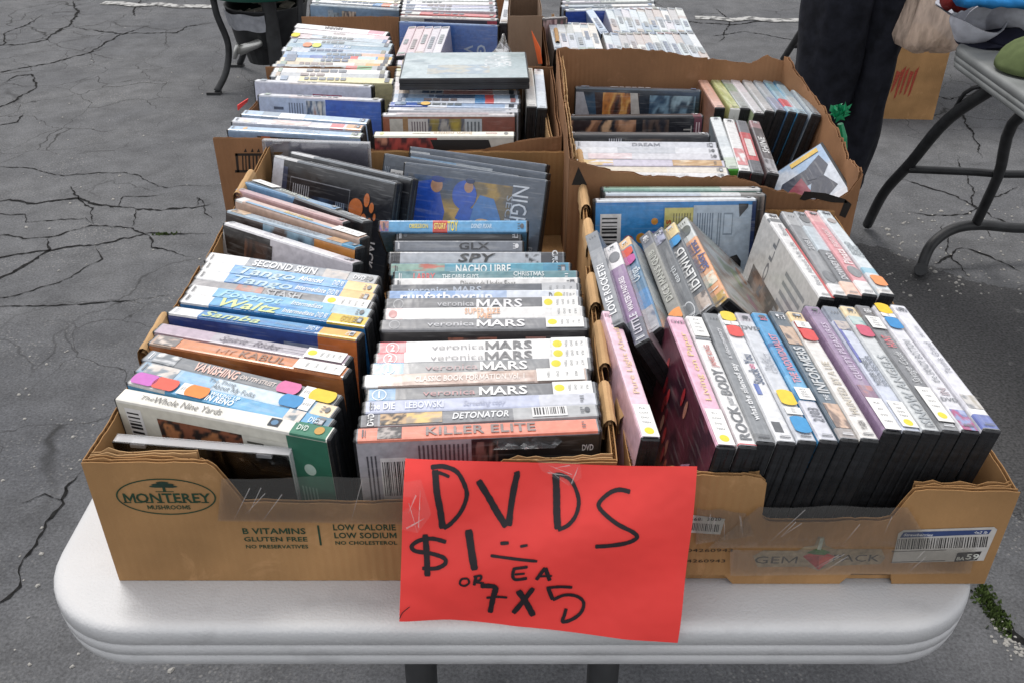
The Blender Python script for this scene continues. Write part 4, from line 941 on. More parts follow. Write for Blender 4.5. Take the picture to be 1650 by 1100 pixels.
row('from front, back corner of second mushroom tray', 'disc cases standing in the back right corner of the second mushroom tray', [
  ((656, 262, 884, 291, -24, 'dark case with blue figures', '5a6472', [], ), dict(cover='4e5866', front=[('B', 0, 0, 1, 1, '525b68'), ('B', .0, 0, .80, .93, '5f6672'), ('A', .02, 0, .78, .92, ['33507c', '3f5470', '565a60', '77684f', 'a98848', 'c49a50', '8c7448', '4e5a68'], 11, 34, 22, 3.0), ('P', [(.05, .45), (.10, .85), (.24, .9), (.32, .6), (.30, .3), (.12, .3)], '2450b0'), ('P', [(.34, .0), (.36, .35), (.46, .42), (.54, .2), (.52, .0)], '2858b4'), ('E', .245, .84, .008, .009, 'b08468'), ('E', .25, .9, .009, .004, '1d3a80'), ('E', .45, .36, .006, .007, 'b08468'), ('P', [(.52, .35), (.50, .62), (.56, .80), (.66, .78), (.72, .60), (.70, .35)], '4a7cb4'), ('E', .45, .78, .016, .018, '2c58b4'), ('E', .475, .86, .006, .007, 'b08468'), ('E', .48, .92, .006, .0035, '22365c'), ('P', [(.40, .55), (.44, .70), (.52, .66), (.50, .5)], '2858b0'), ('E', .60, .55, .010, .004, 'd8a880'), ('P', [(.30, .38), (.33, .5), (.40, .42), (.38, .3)], 'd8b058'),
     ('T', 'NIGHT', .66, 1.02, .69, .021, 'd0d4da', False, 3), ('T', 'SECRET', .62, .92, .62, .008, 'a4aab4', False, 3), ('T', 'BEN', .89, 1.01, .30, .006, 'a4aab4', False, 3)])),
  ((622, 248, 842, 285, -24, 'dark blue case with barcode', '56606e', []), dict(cover='3e4856', front=[('C', .06, .55, .17, .88), ('K', .01, .5, .05, .9, 3, '8a94a0'), ('L', .2, .8, .9, .92, 2, '6a7480')])),
  ((664, 246, 886, 280, -24, 'dark blue case with light blue strip', '5c6675', []), dict(cover='4a5666', front=[('B', 0, .82, .35, .98, '8fb4d4'), ('B', .35, .86, .62, .98, 'b0b8c0'), ('E', .72, .9, .006, .004, '5fa0c4'), ('E', .77, .92, .006, .004, 'd8504c'), ('K', .85, .7, .97, .9, 4, '9aa2ae')])),
  ((664, 237, 884, 266, -24, 'dark grey case farthest back', '5a6474', []), dict(cover='4c5664', front=[('B', 0, .85, .15, .98, 'c8ccd0'), ('L', .3, .8, .8, .9, 1, '8a929c')])),
])
# --- strawberry tray, spines pointing away from the viewer
UPR = dict(case='case_black')
def rr(fx, fy, nx, ny, lean, desc, col, els, **kw): return ((nx, ny, fx, fy, lean, desc, col, els), kw)
row('from left, front row of strawberry tray', 'disc cases in the front row of the strawberry tray', [
  rr(983, 503, 1048, 703, 6, 'pink case standing apart by the wall', 'ecc8d8', [s(.0, .22, 1), t('Pure Light Ahead', .3, .84, 'e8c79c', .34, b=False), t('DVD', .93, .98, 'b07c98', .3, rot=3, keep=True)]),
  rr(1087, 508, 1172, 722, 8, 'pink case with red and purple leaf cover', 'eab8cf', [s(.0, .24, 1), t('Living on Paper', .3, .85, 'ecd08c', .36, b=False), t('DVD', .92, .97, 'a87090', .3, rot=3, keep=True)],
     cover='5c3040', back=[('A', 0, 0, 1, 1, ['4a2838', '6a3444', '5c2c3c', '3c2030', '784050'], 9, 22, 16, 4), ('B', .82, .0, 1, .3, '5a3044')] + [('E', .15 + .45 * ((i * 37) % 100) / 100, .25 + .65 * ((i * 61) % 100) / 100, .0035, .009, c_) for i, c_ in enumerate(['c0343c', 'd8484c', 'b87a6c', 'c63a40', '8c3040', 'd0604c', 'b42c38', 'd04448', 'c88c78', 'bc3840', 'a83040', 'cc5048', 'd4a08c', 'b03038'])] + [('T', 'PLA', .55, .98, .34, .016, 'd8b0d0', True, 1), ('T', 'EN', .72, .99, .15, .014, 'd8b0d0', True, 1)]),
  rr(1116, 508, 1207, 721, 9, 'white case with grey and red lettering', 'f0f0f0', [b(.0, .012, 'd8343c'), t('ROCK', .03, .26, '6f7276', .62), t('your', .27, .33, '8f9296', .4), t('BODY', .34, .54, '6f7276', .62), t('JAMIE KING', .56, .74, 'cc7a74', .34), ('r', .785, -.5, .80, .5, '777b80'), s(.81, .985)]),
  rr(1143, 501, 1237, 718, 9, 'grey case with white typewriter lettering', '868a8e', [t('what the silenced say', .14, .56, 'e8eaec', .36), t('a documentary', .60, .86, 'd4d6da', .26), b(.0, .05, '74777a')]),
  rr(1168, 503, 1270, 716, 9, 'white case with yellow and red dots', 'e9ebee', [ ('r', .06, -.1, .13, .4, '55585c'), t('Stuck', .40, .52, '54627c', .6), t('on', .52, .56, 'c84a7c', .4), t('You', .56, .64, '54627c', .6), ('r', .32, .1, .40, .4, '4a68b4'), d(.83, 'e0605c', .0095), s(.885, .92), d(.965, 'ecd050', .0085)]),
  rr(1195, 503, 1303, 713, 9, 'pale grey case with yellow and blue dots', 'd3d7de', [d(.10, '4a9ad0', .0105), s(.17, .22), d(.29, 'f0d04a', .0105), t('The Girl', .5, .60, 'a4a8b0', .34, b=False, y=.2), t('CONTACT', .48, .64, '9a9ea8', .34, b=False, y=-.15), t('DVD', .83, .88, '66696e', .4, rot=3, keep=True), b(.92, 1, 'c0bcc4')]),
  rr(1222, 502, 1338, 713, 10, 'bright blue case with pink lettering', '4a9cd0', [b(.0, .27, 'd8dae4'), t('2103', .12, .22, '6c6f78', .6), s(.27, .36), b(.36, .46, '6ab0dc'), t('THE INDIVIDUALIST', .40, .80, 'dc8a9c', .46), b(.69, .72, '2f6ca4'), t('M', .92, .96, 'd86a84', .5)]),
  rr(1250, 500, 1372, 711, 10, 'slate case with grey block capitals', '5f6f7c', [b(.0, .07, 'a09a98'), ar(.07, .24, 'b09078', 'd8b8a0', '7f6a60', 'c8a088'), t('THE', .26, .30, 'd4d8dc', .3), t('INFORMERS', .31, .68, 'ccd0d2', .66), ar(.70, .86, 'b08c74', 'd0b49c', '6a5a54'), b(.86, 1, '5a6670')]),
  rr(1277, 499, 1406, 713, 10, 'ivory case with red dot and sticker', 'e9e6e2', [t('YUGEN', .06, .12, '66625e', .34), ('r', .15, .05, .152, .5, '55524e'), t('HUNTED BY A LIE', .16, .56, 'c9c0ae', .44), d(.78, 'dc5c5c', .0100), s(.84, .90), b(.91, 1, 'f0d4a4'), ('r', .74, .2, .9, .5, 'd04a44')]),
  rr(1306, 491, 1442, 698, 10, 'purple case with pale lettering', '9c84a4', [s(.0, .22), ar(.22, .32, 'b87c7c', '8a6a84', 'a87078'), t('GUILTY PLEASURES', .36, .84, 'd4c4dc', .42, b=False), b(.9, 1, '8f7898')]),
  rr(1335, 491, 1474, 700, 10, 'pale blue case with dark vertical words', 'cdd4e4', [s(.02, .20, 1), t('NEVER STREET', .32, .54, '5c6470', .34, y=.2), t('JUSTIN BECKER', .32, .56, '6c7480', .30, y=-.2), ('r', .5, .3, .85, .5, '5a60b0'), ar(.78, .86, '8f8a94', 'c4b8b0', '6c7080'), b(.86, 1, '7e8896')]),
  rr(1362, 490, 1506, 700, 10, 'light case with large grey capitals', 'd2d6d8', [t('SNOW ANGELS', .04, .56, 'a4aaae', .62), d(.76, 'd0647c', .0098), ar(.82, .9, '9cc4c4', 'c0d4d0', '84b0b4'), b(.9, 1, 'ecd8ae')]),
  rr(1387, 489, 1538, 700, 10, 'dark grey case with script and sticker', '76787c', [b(.0, .05, '8c8e90'), s(.05, .30, 1), t('Savage Code', .33, .58, 'c4c6c8', .5, b=False, i=.3), t('HUNT', .62, .72, 'd8505c', .56), s(.78, .89), ('e', .84, .005, .34, 'c8384a'), b(.9, 1, '6c6a6c'), t('1022', .92, .97, 'dcdcdc', .36)]),
  rr(1415, 489, 1570, 700, 10, 'white case with yellow and blue dots', 'e2e2e8', [ar(.0, .14, '8c9ccc', 'b04a7c', '6a7cb8', 'a8b4dc'), t('DVD', .19, .23, '6a6c74', .34, rot=3, keep=True), t('IN', .24, .30, 'a89aa0', .5), t('the SANDY BOTTOM', .34, .68, '7c8088', .5, b=False), d(.83, '3f8fcc', .0100), s(.885, .92), d(.965, 'f2c832', .0095)]),
  rr(1443, 488, 1604, 698, 10, 'white case with blue end at tray edge', 'e4e4ec', [b(.0, .10, '6474b8'), b(.1, .14, 'f0f0f0'), ar(.14, .24, 'b0a898', 'd4d0cc', '8a8c90'), t('Tennis Grand', .40, .66, '8a8c98', .44, b=False), t('series', .7, .8, 'a8aab4', .34, b=False), t('BTZ', .93, .97, '9a9ca8', .3, rot=3, keep=True)]),
])
row('from left, right back row of strawberry tray', 'upright disc cases in the back row of the strawberry tray', [
  rr(1242, 345, 1333, 480, 10, 'white case with red edge', 'eeeeee', [('r', 0, -.5, .8, -.3, 'cc4a48'), t('Real About My Life', .12, .62, '9a9ca0', .36, b=False), t('Simons', .7, .85, 'a8aaae', .36), b(.88, .93, '8a8c8e')],
     cover='cfcdcb', back=[('B', 0, 0, 1, 1, 'cccac8'), ('A', .1, .05, .62, .6, ['6a5c54', '8f7c70', '4c4440', 'a89888'], 7, 12, 8), ('T', 'ROLL', .1, .5, .72, .010, '6c6e74', True, 1), ('L', .55, .5, .9, .9, 5, '8a8c90')]),
  rr(1268, 341, 1357, 479, 10, 'grey case with dark blotch', '8f9194', [b(0, .12, 'e6e6e6'), ('e', .2, .012, .42, '6a6c70'), t('2081', .5, .66, 'c4c6ca', .4), b(.82, 1, 'b4b6b8')]),
  rr(1288, 341, 1379, 478, 10, 'grey and white case with peach end', 'aeb2b6', [b(0, .14, 'ecc8b4'), b(.14, .5, '6f7276'), t('DOWNEY DO', .16, .46, 'd0d2d6', .46), b(.5, .8, 'c4d0d8'), ('e', .9, .010, .4, '7c7e80')]),
  rr(1306, 340, 1403, 476, 10, 'pink case with white capitals', 'e09aa0', [b(0, .14, 'e9e9e9'), ('e', .24, .012, .45, '77797c'), t('Piñata'.replace('ñ', 'n'), .32, .5, 'f6e4e4', .62), t('FIGHT NIGHT', .52, .76, 'f0d4d6', .4), b(.85, 1, 'e8b4b4')]),
  rr(1327, 340, 1431, 475, 10, 'pale blue case with orange dot', 'd6dfe4', [d(.13, 'f09a64', .0105), b(0, .05, 'e4e0dc'), b(.22, .28, '8fc0d4'), t('SECOND', .42, .58, '7f8a90', .44, y=.2), t('CHANCE', .40, .54, '7f8a90', .44, y=-.2), ('e', .86, .006, .35, 'b0a8a4')]),
])
row('from left, leaning group in strawberry tray', 'disc cases leaning over at the left back of the strawberry tray', [
  rr(958, 397, 986, 498, -30, 'silver case with white capitals', '868a90', [b(.0, .04, '6a6e74'), t('LOVE ROCKETS!', .10, .62, 'eef0f2', .5), b(.8, 1, '70757c')], dz=.016, cover='8f959c', front=[('B', 0, .3, 1, 1, '8a9098'), ('L', .55, .4, .95, .9, 7, 'b4b8be')]),
  rr(986, 402, 1031, 541, -32, 'purple case with white and dark top', '8d6f98', [b(0, .2, '5a5c6c'), t('LITTLE', .07, .25, 'd0ccd8', .5), t('WALTER\'S PASTURES', .28, .62, 'f0e8f2', .38), b(.74, 1, 'e6e4e6'), ('e', .85, .010, .42, '6c6e74')], dz=.016, cover='b0585c', front=[('A', 0, 0, 1, 1, ['9c8c94', 'b4a4a8', 'c05c5c', '8a8490'], 4, 12, 8)]),
  rr(1006, 391, 1053, 528, -42, 'blue case with orange top and pink dot', '5a84a4', [ar(.0, .22, '6a7c94', 'b0b4bc', '4a5c78'), b(.22, .4, '4a8cc4'), t('Origa', .5, .64, 'dcecf6', .6), d(.74, 'c868a8', .0085), d(.83, 'e06050', .0085), b(.9, 1, 'f0c48c')], dz=.016, cover='9aa4ac', front=[('A', 0, 0, 1, 1, ['8c98a2', 'b8c0c4', 'a49c98', '7a8894'], 6, 14, 10, 4)]),
  rr(1044, 393, 1087, 502, -43, 'grey case with orange end and thin capitals', '8a8a84', [d(.07, 'f0a060', .0105), t('DICE MAN\'S QUIB', .22, .78, 'b4b6ac', .5), b(.85, 1, '6c7078'), t('DVD', .9, .96, 'd0d2d4', .34)], dz=.016, cover='77797c'),
  rr(1063, 384, 1111, 498, -44, 'charcoal case with small white word', '5e6368', [('e', .08, .014, .40, 'c4c8cc'), ('e', .08, .012, .32, '5e6368'), t('earth', .36, .54, 'd0d6da', .44, b=False), ar(.84, .97, '5a5c78', 'b0b4cc', '3c3e54')], dz=.016, cover='55585c'),
  rr(1081, 371, 1137, 492, -45, 'dark case with capitals and blue dot', '555a60', [ar(.02, .18, '8f7c74', 'c4b4a8', '5a504c'), t('IDLEWILD', .22, .70, 'eef0f0', .62), d(.79, '4a9cd8', .0085), b(.86, 1, 'f0d8a0')], dz=.016, cover='55585c'),
  rr(1098, 357, 1165, 488, -48, 'orange and white case with blue script', 'f0b080', [ar(.0, .1, 'e6dcd4', 'c4a04c', '7a6a9c'), t('1', .13, .17, 'f4e8e0', .5), ar(.2, .32, 'e8a468', 'f4ecd8', '8fb09c'), t('Safety First', .36, .70, '4a5c9c', .62, i=.1), b(.74, 1, 'dde2e2'), ('e', .86, .010, .44, '747a7c')],
     dz=.016, cover='a0a49c', front=[('A', 0, 0, 1, 1, ['8c9290', 'a8aca4', '9c8c80', 'b4b8b8', '849078'], 3, 22, 16, 4), ('E', .3, .55, .018, .006, 'a07c8c'), ('E', .55, .6, .02, .006, '8a9c70'), ('E', .7, .45, .02, .006, 'b08468'), ('B', 0, .0, .35, .2, '9cacc4')]),
])
dvd(960, 322, 1215, 319, -14, 'blue backed case showing barcode, upright behind the leaning strawberry tray cases', 'e9eef4', [], cover='2f86cc', group='upright cases at the back of the strawberry tray',
    front=[('B', 0, 0, .42, 1, '2c82cc'), ('A', 0, 0, .42, .98, ['2878c4', '3a90d4', '2c82cc'], 3, 8, 8, 1.5), ('C', .03, .45, .16, .9, False), ('E', .21, .66, .006, .006, 'd8643c'), ('E', .29, .68, .006, .006, 'e0a03c'), ('E', .37, .68, .008, .008, '8c8cd0'), ('E', .37, .83, .004, .004, 'e09a3c'), ('E', .37, .55, .004, .004, 'e09a3c'), ('K', .2, .25, .4, .5, 7, '7ab4e0'), ('B', .43, 0, .61, .95, 'd0c878'), ('T', 'Features', .29, .61, .62, .008, 'c05a2c', True, 1), ('K', .48, .3, .6, .9, 7, '8a8450'), ('B', .61, 0, .98, .97, 'b4c4d4'), ('K', .63, .25, .74, .9, 7, '6c7c90'), ('B', .80, .7, .86, .9, '8494a4'), ('B', .806, .715, .854, .885, 'b4c4d4'), ('K', .76, .2, .79, .9, 2, '7c8c9c'),
           ('P', [(.85, .1), (.845, .3), (.86, .50), (.90, .52), (.93, .46), (.925, .2), (.90, .08)], '17181d'), ('P', [(.90, .86), (.95, .95), (.95, .98), (.89, .98)], '33363c'), ('B', .975, 0, 1, 1, '2c3c64')])
dvd(974, 311, 1230, 312, -14, 'white edged case directly behind the blue backed one, strawberry tray', 'e6e8ea', [b(.0, .6, 'cfd8e4'), b(.85, 1, '8f8c8a')], cover='7a6c64', group='upright cases at the back of the strawberry tray', front=[('A', .9, 0, 1, 1, ['5a4a44', '9c8c84', '33302e'], 3, 4, 10)])
dvd(973, 303, 1221, 303, -14, 'teal edged case at the very back of the strawberry tray', '8fb8a8', [b(.3, .75, 'a9c8bc'), b(.75, 1, 'e0e0de')], cover='3c6c60', group='upright cases at the back of the strawberry tray')
# --- deep torn carton
CF = .0052
row('from front, left half of torn carton', 'disc cases in the left half of the torn carton', [
  (930, 281, 1172, 284, 4, 'white case with faint grey lettering', 'dcdcde', [t('silver mercantile', .42, .74, 'c4c4c8', .4, b=False)]),
  (932, 273, 1168, 275, 8, 'cream case with blank spine', 'd6cdbc', [b(.6, 1, 'dcd6cc')]),
  (928, 262, 1168, 264, 10, 'gold and lavender case', 'c4bfd0', [ar(0, .25, 'dcdce6', 'd8b878', 'c4c0d8'), ar(.65, .98, 'd0b084', 'b8905c', 'e4d0b0')]),
  (927, 252, 1157, 253, 12, 'white case with pink smudges', 'cfcfd6', [ar(.1, .4, 'e8e8ec', 'd8c4c8', 'f0f0f0')]),
  (926, 242, 1157, 244, 14, 'white case with grey centre band', 'd6d8de', [b(.3, .7, 'bcc0c8')]),
  (925, 233, 1156, 235, 16, 'pale case with small centre lettering', 'c6c9d2', [t('DREAM', .4, .6, '80838e', .4)]),
  ((920, 215, 1138, 216, -6, 'black case with dark face cover', '1d1f26', []), dict(cover='16171c', front=[('A', .4, .5, .8, .98, ['1a1a20', '5a4a40', '22222a'], 4, 10, 6), ('B', .1, .65, .22, .92, '8a8c94'), ('K', .28, .65, .38, .98, 6, 'c4c6cc'), ('B', .68, .7, .76, .95, '55585f'), ('L', .8, .7, .95, .95, 3, '8a8c94')])),
  ((918, 187, 1130, 185, -8, 'dark case with pale face', '1a1b24', [b(.93, 1, '7c3040')]), dict(cover='1c1d26', front=[('A', 0, .2, .5, .98, ['16171f', '33262a', 'c09070', '8a6048', '20202a', 'd8b08c'], 6, 18, 12, 2.6), ('E', .33, .62, .028, .026, 'b48c70'), ('E', .33, .58, .016, .012, 'cdaa90'), ('E', .28, .66, .004, .0015, '2a2226'), ('E', .38, .66, .004, .0015, '2a2226'), ('A', .55, .3, .75, .98, ['1a1b24', '5a4a44', '2a2a34'], 3, 8, 8), ('T', 'THE', .80, .99, .78, .012, 'b4b0ac', False, 3), ('T', 'DARK', .74, .99, .62, .016, 'd8d4cc', False, 3), ('B', .94, 0, 1, 1, '6c2c40'), ('K', .95, .6, .99, .95, 2, 'd8c0c4')])),
  ((928, 140, 1128, 145, -10, 'dark case with tilted amber portrait cover', '4a5868', []), dict(cover='2a3646', front=[('A', 0, 0, 1, 1, ['22304a', '2c4664', '1c2838', '3a5a78'], 5, 14, 10, 2), ('P', [(0, .4), (0, .97), (.06, .97), (.22, .2), (.12, .0)], 'b4b8c4'), ('P', [(.15, .97), (.52, .97), (.45, .3), (.28, .1), (.2, .4)], '3a2a2c'), ('A', .22, .35, .46, .97, ['5a3424', 'c8803c', 'e0a860', '7a4a34', '3c2a28'], 6, 14, 10, 3), ('P', [(.44, .97), (.50, .97), (.60, .1), (.50, .1)], 'c4c0bc'), ('T', 'SO', .47, .58, .35, .012, '3c3a40', True, 3), ('A', .6, .3, .97, .95, ['33506c', '7a9cb4', '2c4258', '9cb8c8'], 8, 10, 8, 4)])),
])
row('from left, far right row of torn carton', 'disc cases in the far right row of the torn carton', [
  rr(1122, 112, 1160, 173, 2, 'salmon tan case', 'dcae9c', [b(.8, 1, 'd49c90')], cover='a87a64'),
  rr(1141, 112, 1185, 175, 4, 'lime green case', 'c4cc8c', [ar(0, 1, 'b4bc74', 'd8dca8', 'a8b46c', 'e0d8a8')], case='case_white'),
  rr(1158, 112, 1201, 175, 6, 'grey case with green flecks', 'b4bab8', [b(.4, .6, '9cb09c')], cover='8a9c78'),
  rr(1177, 119, 1224, 183, 8, 'white case with pale green cover', 'dfe0e4', [b(.5, .8, 'e8e4ea')], cover='a8b894'),
  rr(1192, 114, 1243, 182, 10, 'cloud grey case', 'd4d6d8', [b(.2, .5, 'c4c8ca')]),
  rr(1209, 115, 1260, 179, 12, 'silver blue case', 'bcc6ce', [b(.0, .3, 'a4aec4')]),
  rr(1228, 119, 1277, 179, 12, 'pale blue case with red block', 'a8c8d8', [b(.12, .3, 'd85c68'), b(.5, .7, '8ab8c8')], cover='5a84b0'),
  rr(1246, 121, 1293, 182, 13, 'teal blue case', 'a0c0d0', [b(.1, .4, 'c4d4dc'), b(.7, .85, '5c8498')], cover='4a9cd0'),
  rr(1265, 121, 1316, 185, 13, 'light grey case with dark flecks', 'c0ccd2', [ar(.0, .95, 'c8d0d4', '9cb0bc', '6c7c88', 'd4d8d4')], cover='c4ccd4'),
])
row('from left, near right row of torn carton', 'disc cases in the near right row of the torn carton', [
  rr(1154, 193, 1180, 268, -2, 'pale grey case with bright green body', 'd4dadc', [b(0, .2, 'b8c4b4'), b(.4, .6, 'c0c8cc')], case='case_green', cover='a4b0b8'),
  rr(1174, 192, 1201, 277, 4, 'white case with red smudge', 'ececec', [ar(.1, .4, 'ececec', 'd88a8c', 'f0f0f0')]),
  rr(1194, 194, 1222, 281, 7, 'red and grey case', 'cc5c60', [b(0, .22, '6c6e74'), ('r', .3, -.3, .62, .3, 'ece4e0'), b(.75, 1, '7c7e84')]),
  rr(1215, 194, 1247, 282, 10, 'dark grey case with white block capitals', '6a6668', [ar(0, .25, '8c8c90', 'b4b4b8', '6a6a6e'), t('SHINE', .35, .66, 'f2f2f2', .6), b(.85, 1, 'a8888c')]),
])
# --- far right carton
pal = ['dfe4e8', 'c8d0d8', 'e8e6e2', 'd0dce0', 'd8d4dc', 'c4ccd8', 'e4dcd0', 'ccd8e4', 'dce0dc', 'bcc8d4', 'e6d4cc', 'd4e0e8']
nmz = {'dfe4e8': 'ice white', 'c8d0d8': 'steel grey', 'e8e6e2': 'off-white', 'd0dce0': 'pale teal', 'd8d4dc': 'pale mauve', 'c4ccd8': 'blue grey', 'e4dcd0': 'cream', 'ccd8e4': 'pale blue', 'dce0dc': 'pale grey', 'bcc8d4': 'slate blue', 'e6d4cc': 'peach', 'd4e0e8': 'sky white'}
DIM = lambda h: '%02x%02x%02x' % tuple(int(int(h[i:i + 2], 16) * .84) for i in (0, 2, 4))
def rnd_els(r):
    q = []; x = 0
    while x < .7:
        w = r.uniform(.3, .6); q.append(b(x, min(1, x + w), r.choice(pal + ['a4b0bc', 'b8b4b4', 'c4b4ac', '9cb0c4']))); x += w + r.uniform(0, .25)
    return q
rz = random.Random(77)
def rrow(phrase, group, pts, lean=6, cols=None, **kw):
    out = []
    for i, q in enumerate(pts):
        c = cols[i % len(cols)] if cols else rz.choice(pal); nm = nmz.get(c, 'multicoloured')
        out.append(((q[2], q[3], q[0], q[1], lean + rz.uniform(-2, 2), nm + ' spined case', DIM(c), rnd_els(rz)), dict(kw)))
    row(phrase, group, out)
rrow('from left, front left cluster of far right carton', 'pale cases in the front left cluster of the far right carton', [(890 + 12.6 * i, 37 + .6 * i, 900 + 13.2 * i, 79 + .5 * i) for i in range(6)], 4, ['dfe4e8', 'e8e6e2', 'dce0dc', 'd0dce0', 'd4e0e8', 'c8d0d8'])
rrow('from left, back row of far right carton', 'pale cases in the back row of the far right carton', [(981 + 12.6 * i, 15, 994 + 13.0 * i, 52) for i in range(10)], 8, ['d8d4dc', 'dfe4e8', 'dce0dc', 'e8e6e2', 'e4dcd0', 'e4dcd0', 'ccd8e4', 'bcc8d4', 'c4ccd8', 'e6d4cc'])
rrow('from left, middle row of far right carton', 'pale cases in the middle row of the far right carton', [(978 + 12.2 * i, 56 - .3 * i, 992 + 13.6 * i, 100) for i in range(12)], 8, ['e4dcd0', 'd8d4dc', 'dce0dc', 'd8d4dc', 'e6d4cc', 'e6d4cc', 'c4ccd8', 'd4e0e8', 'ccd8e4', 'e6d4cc', 'dfe4e8', 'd0dce0'])
dvd(972, 50, 950, 17, -6, 'pale blue case leaning across a blue cover, far right carton', 'b8cce6', [b(.4, .6, 'e0e8f2')], group='loose cases in the far right carton')
dvd(917, 16, 1056, 13, -4, 'white edged case with plain blue cover, far right carton', 'dfe6f0', [], cover='2c50b0', group='loose cases in the far right carton', front=[('T', 'TA', .25, .32, .4, .014, '5a78c8', True, 3), ('B', .93, 0, 1, 1, '24448c')])
rrow('from front, stack behind the blue cover at far right', 'pale cases behind the blue cover at the far right', [(1054, 8 - 7 * i, 905, 10 - 7 * i) for i in range(3)], 0, ['d4e0e8', 'dfe4e8', 'ccd8e4'])
# --- first left carton (spines read the other way up)
row('from front, left column of barcode carton', 'disc cases in the left column of the barcode carton', [
  ((370, 206, 583, 218, 2, 'light blue case over dark cover', 'a8c4e0', [('e', .12, .003, .3, 'e8b87c'), t('Waitress', .40, .70, 'c4ccd8', .7, rot=2, i=.2, b=False), b(.92, 1, 'c8d4c4')]), dict(cover='98b4d4', front=[('P', [(.22, .97), (.26, .6), (.55, .6), (.62, .9), (.66, .97)], '2a2426'), ('P', [(.25, .97), (.27, .75), (.33, .75), (.32, .97)], 'c86a3c')])),
  (375, 193, 586, 206, 6, 'white case with pink and coral patches', 'dcdce4', [ar(0, .2, 'e8d8dc', 'd4dce8', 'e8e0d0'), ar(.3, .6, 'e4b8b0', 'f0e0dc', 'd8c8d0'), b(.76, .86, 'e08488'), b(.88, 1, 'eeb890')]),
  (391, 181, 594, 196, 8, 'light blue case with grey and white blocks', 'b0c8e2', [b(.16, .3, '98a8b8'), b(.3, .5, 'e6ecf2')]),
  ((418, 152, 617, 161, -8, 'white case with royal blue back cover', 'dcdfe8', [b(.25, .8, 'e6dce0')]), dict(cover='c4cce0', front=[('B', 0, 0, .38, 1, 'b8c4dc'), ('E', .06, .78, .005, .006, '5c6478'), ('L', .12, .55, .21, .92, 5, '4c5468'), ('K', .24, .45, .37, .95, 6, '6c7488'), ('A', .39, .3, .54, .98, ['b08474', 'c8ccd0', '4c5c74', 'd8d0c4'], 3, 8, 8), ('B', .55, 0, 1, 1, '3458b4'), ('A', .56, 0, 1, .97, ['2f52ac', '3c64bc', '3458b4'], 5, 8, 8, 2)])),
  ((407, 129, 606, 139, -8, 'white case with crimson block on its back', 'e2e4ee', [b(.3, .9, 'eae4e4')]), dict(cover='d0d4e6', front=[('B', .19, .4, .47, .88, '6c6470'), ('A', .20, .45, .46, .86, ['b4b0c0', '5c5468', 'd4d0dc', '8c7c84'], 6, 10, 6), ('B', .50, .4, .75, .9, 'a83c5c'), ('L', .55, .5, .72, .85, 3, 'c87c90'), ('K', .8, .4, .95, .8, 4, '9498b0')])),
])
lm = [(443, 126, 635, 131), (438, 120, 624, 124), (439, 113, 628, 118), (435, 107, 625, 111), (443, 102, 627, 107), (452, 96, 630, 101), (454, 91.5, 633, 96), (455, 86.5, 635, 91.5), (454, 79, 628, 86), (464, 72, 628, 80.5), (466, 65.5, 633, 74.5), (469, 57, 630, 68.5), (474, 49, 627, 62.5), (477, 41, 624, 55)]
lc = [('e8dfae', 'pale yellow'), ('b4bac0', 'silver'), ('ececf0', 'bright white'), ('b4bcc0', 'grey with green end'), ('ccc0a8', 'cream and orange'), ('e0d4b8', 'tan'), ('6f9cd0', 'blue with red block'), ('9ab4d0', 'pale blue'), ('c0c8d4', 'white and blue'), ('88a8bc', 'teal with orange dot'), ('a8bcc8', 'pale teal'), ('d8c8cc', 'pink white with yellow dot'), ('e4dce0', 'pinkish white'), ('f0eef0', 'white with dark reversed word')]
le = [[b(0, .2, 'd4d8dc')], [b(.3, .6, 'e8e8e8'), b(.75, .9, 'b8c0c4')], [b(.2, .5, 'e0d8d0')], [b(.65, .75, 'd87c7c'), b(.75, .88, '7cac84')], [b(.5, .7, 'e8e8e8'), b(.8, .95, 'f0b070')], [b(.3, .5, 'c4ccc8'), b(.85, 1, 'e8e0d0')], [b(.25, .4, '3c64b0'), b(.62, .69, 'e05c5c'), b(.69, .85, 'c0dce8'), b(.87, 1, 'f0b84c')], [b(.1, .5, 'a0bcd8'), b(.7, .95, 'e8b8a4')], [ar(.25, .95, 'c8d4e0', 'a0b8d0', 'e8d0c8')], [d(.2, 'f0a080', .008), d(.29, 'dce07c', .008), b(.35, .6, '8cacd0'), t('MY BESTIE', .45, .62, 'e8eef2', .5, rot=2)], [ar(.2, 1, 'c0d0d8', 'a8bcc8', 'e0e8ec')], [d(.04, 'ecd84c', .008), ar(.2, .95, 'd4b8bc', 'b8c8d4', 'e4e0e0')], [t('THE SHOW', .42, .55, 'b8b4b0', .4, rot=2), b(.85, 1, 'eac4cc')], [t('MAMMA', .32, .52, '4a4a50', .6, rot=2), b(.8, .97, 'dca4b4')]]
row('from front, left stack beyond barcode carton', 'tightly packed cases in the left stack beyond the barcode carton', [(*q, 14, c[1] + ' case', c[0], e_) for q, c, e_ in zip(lm, lc, le)])
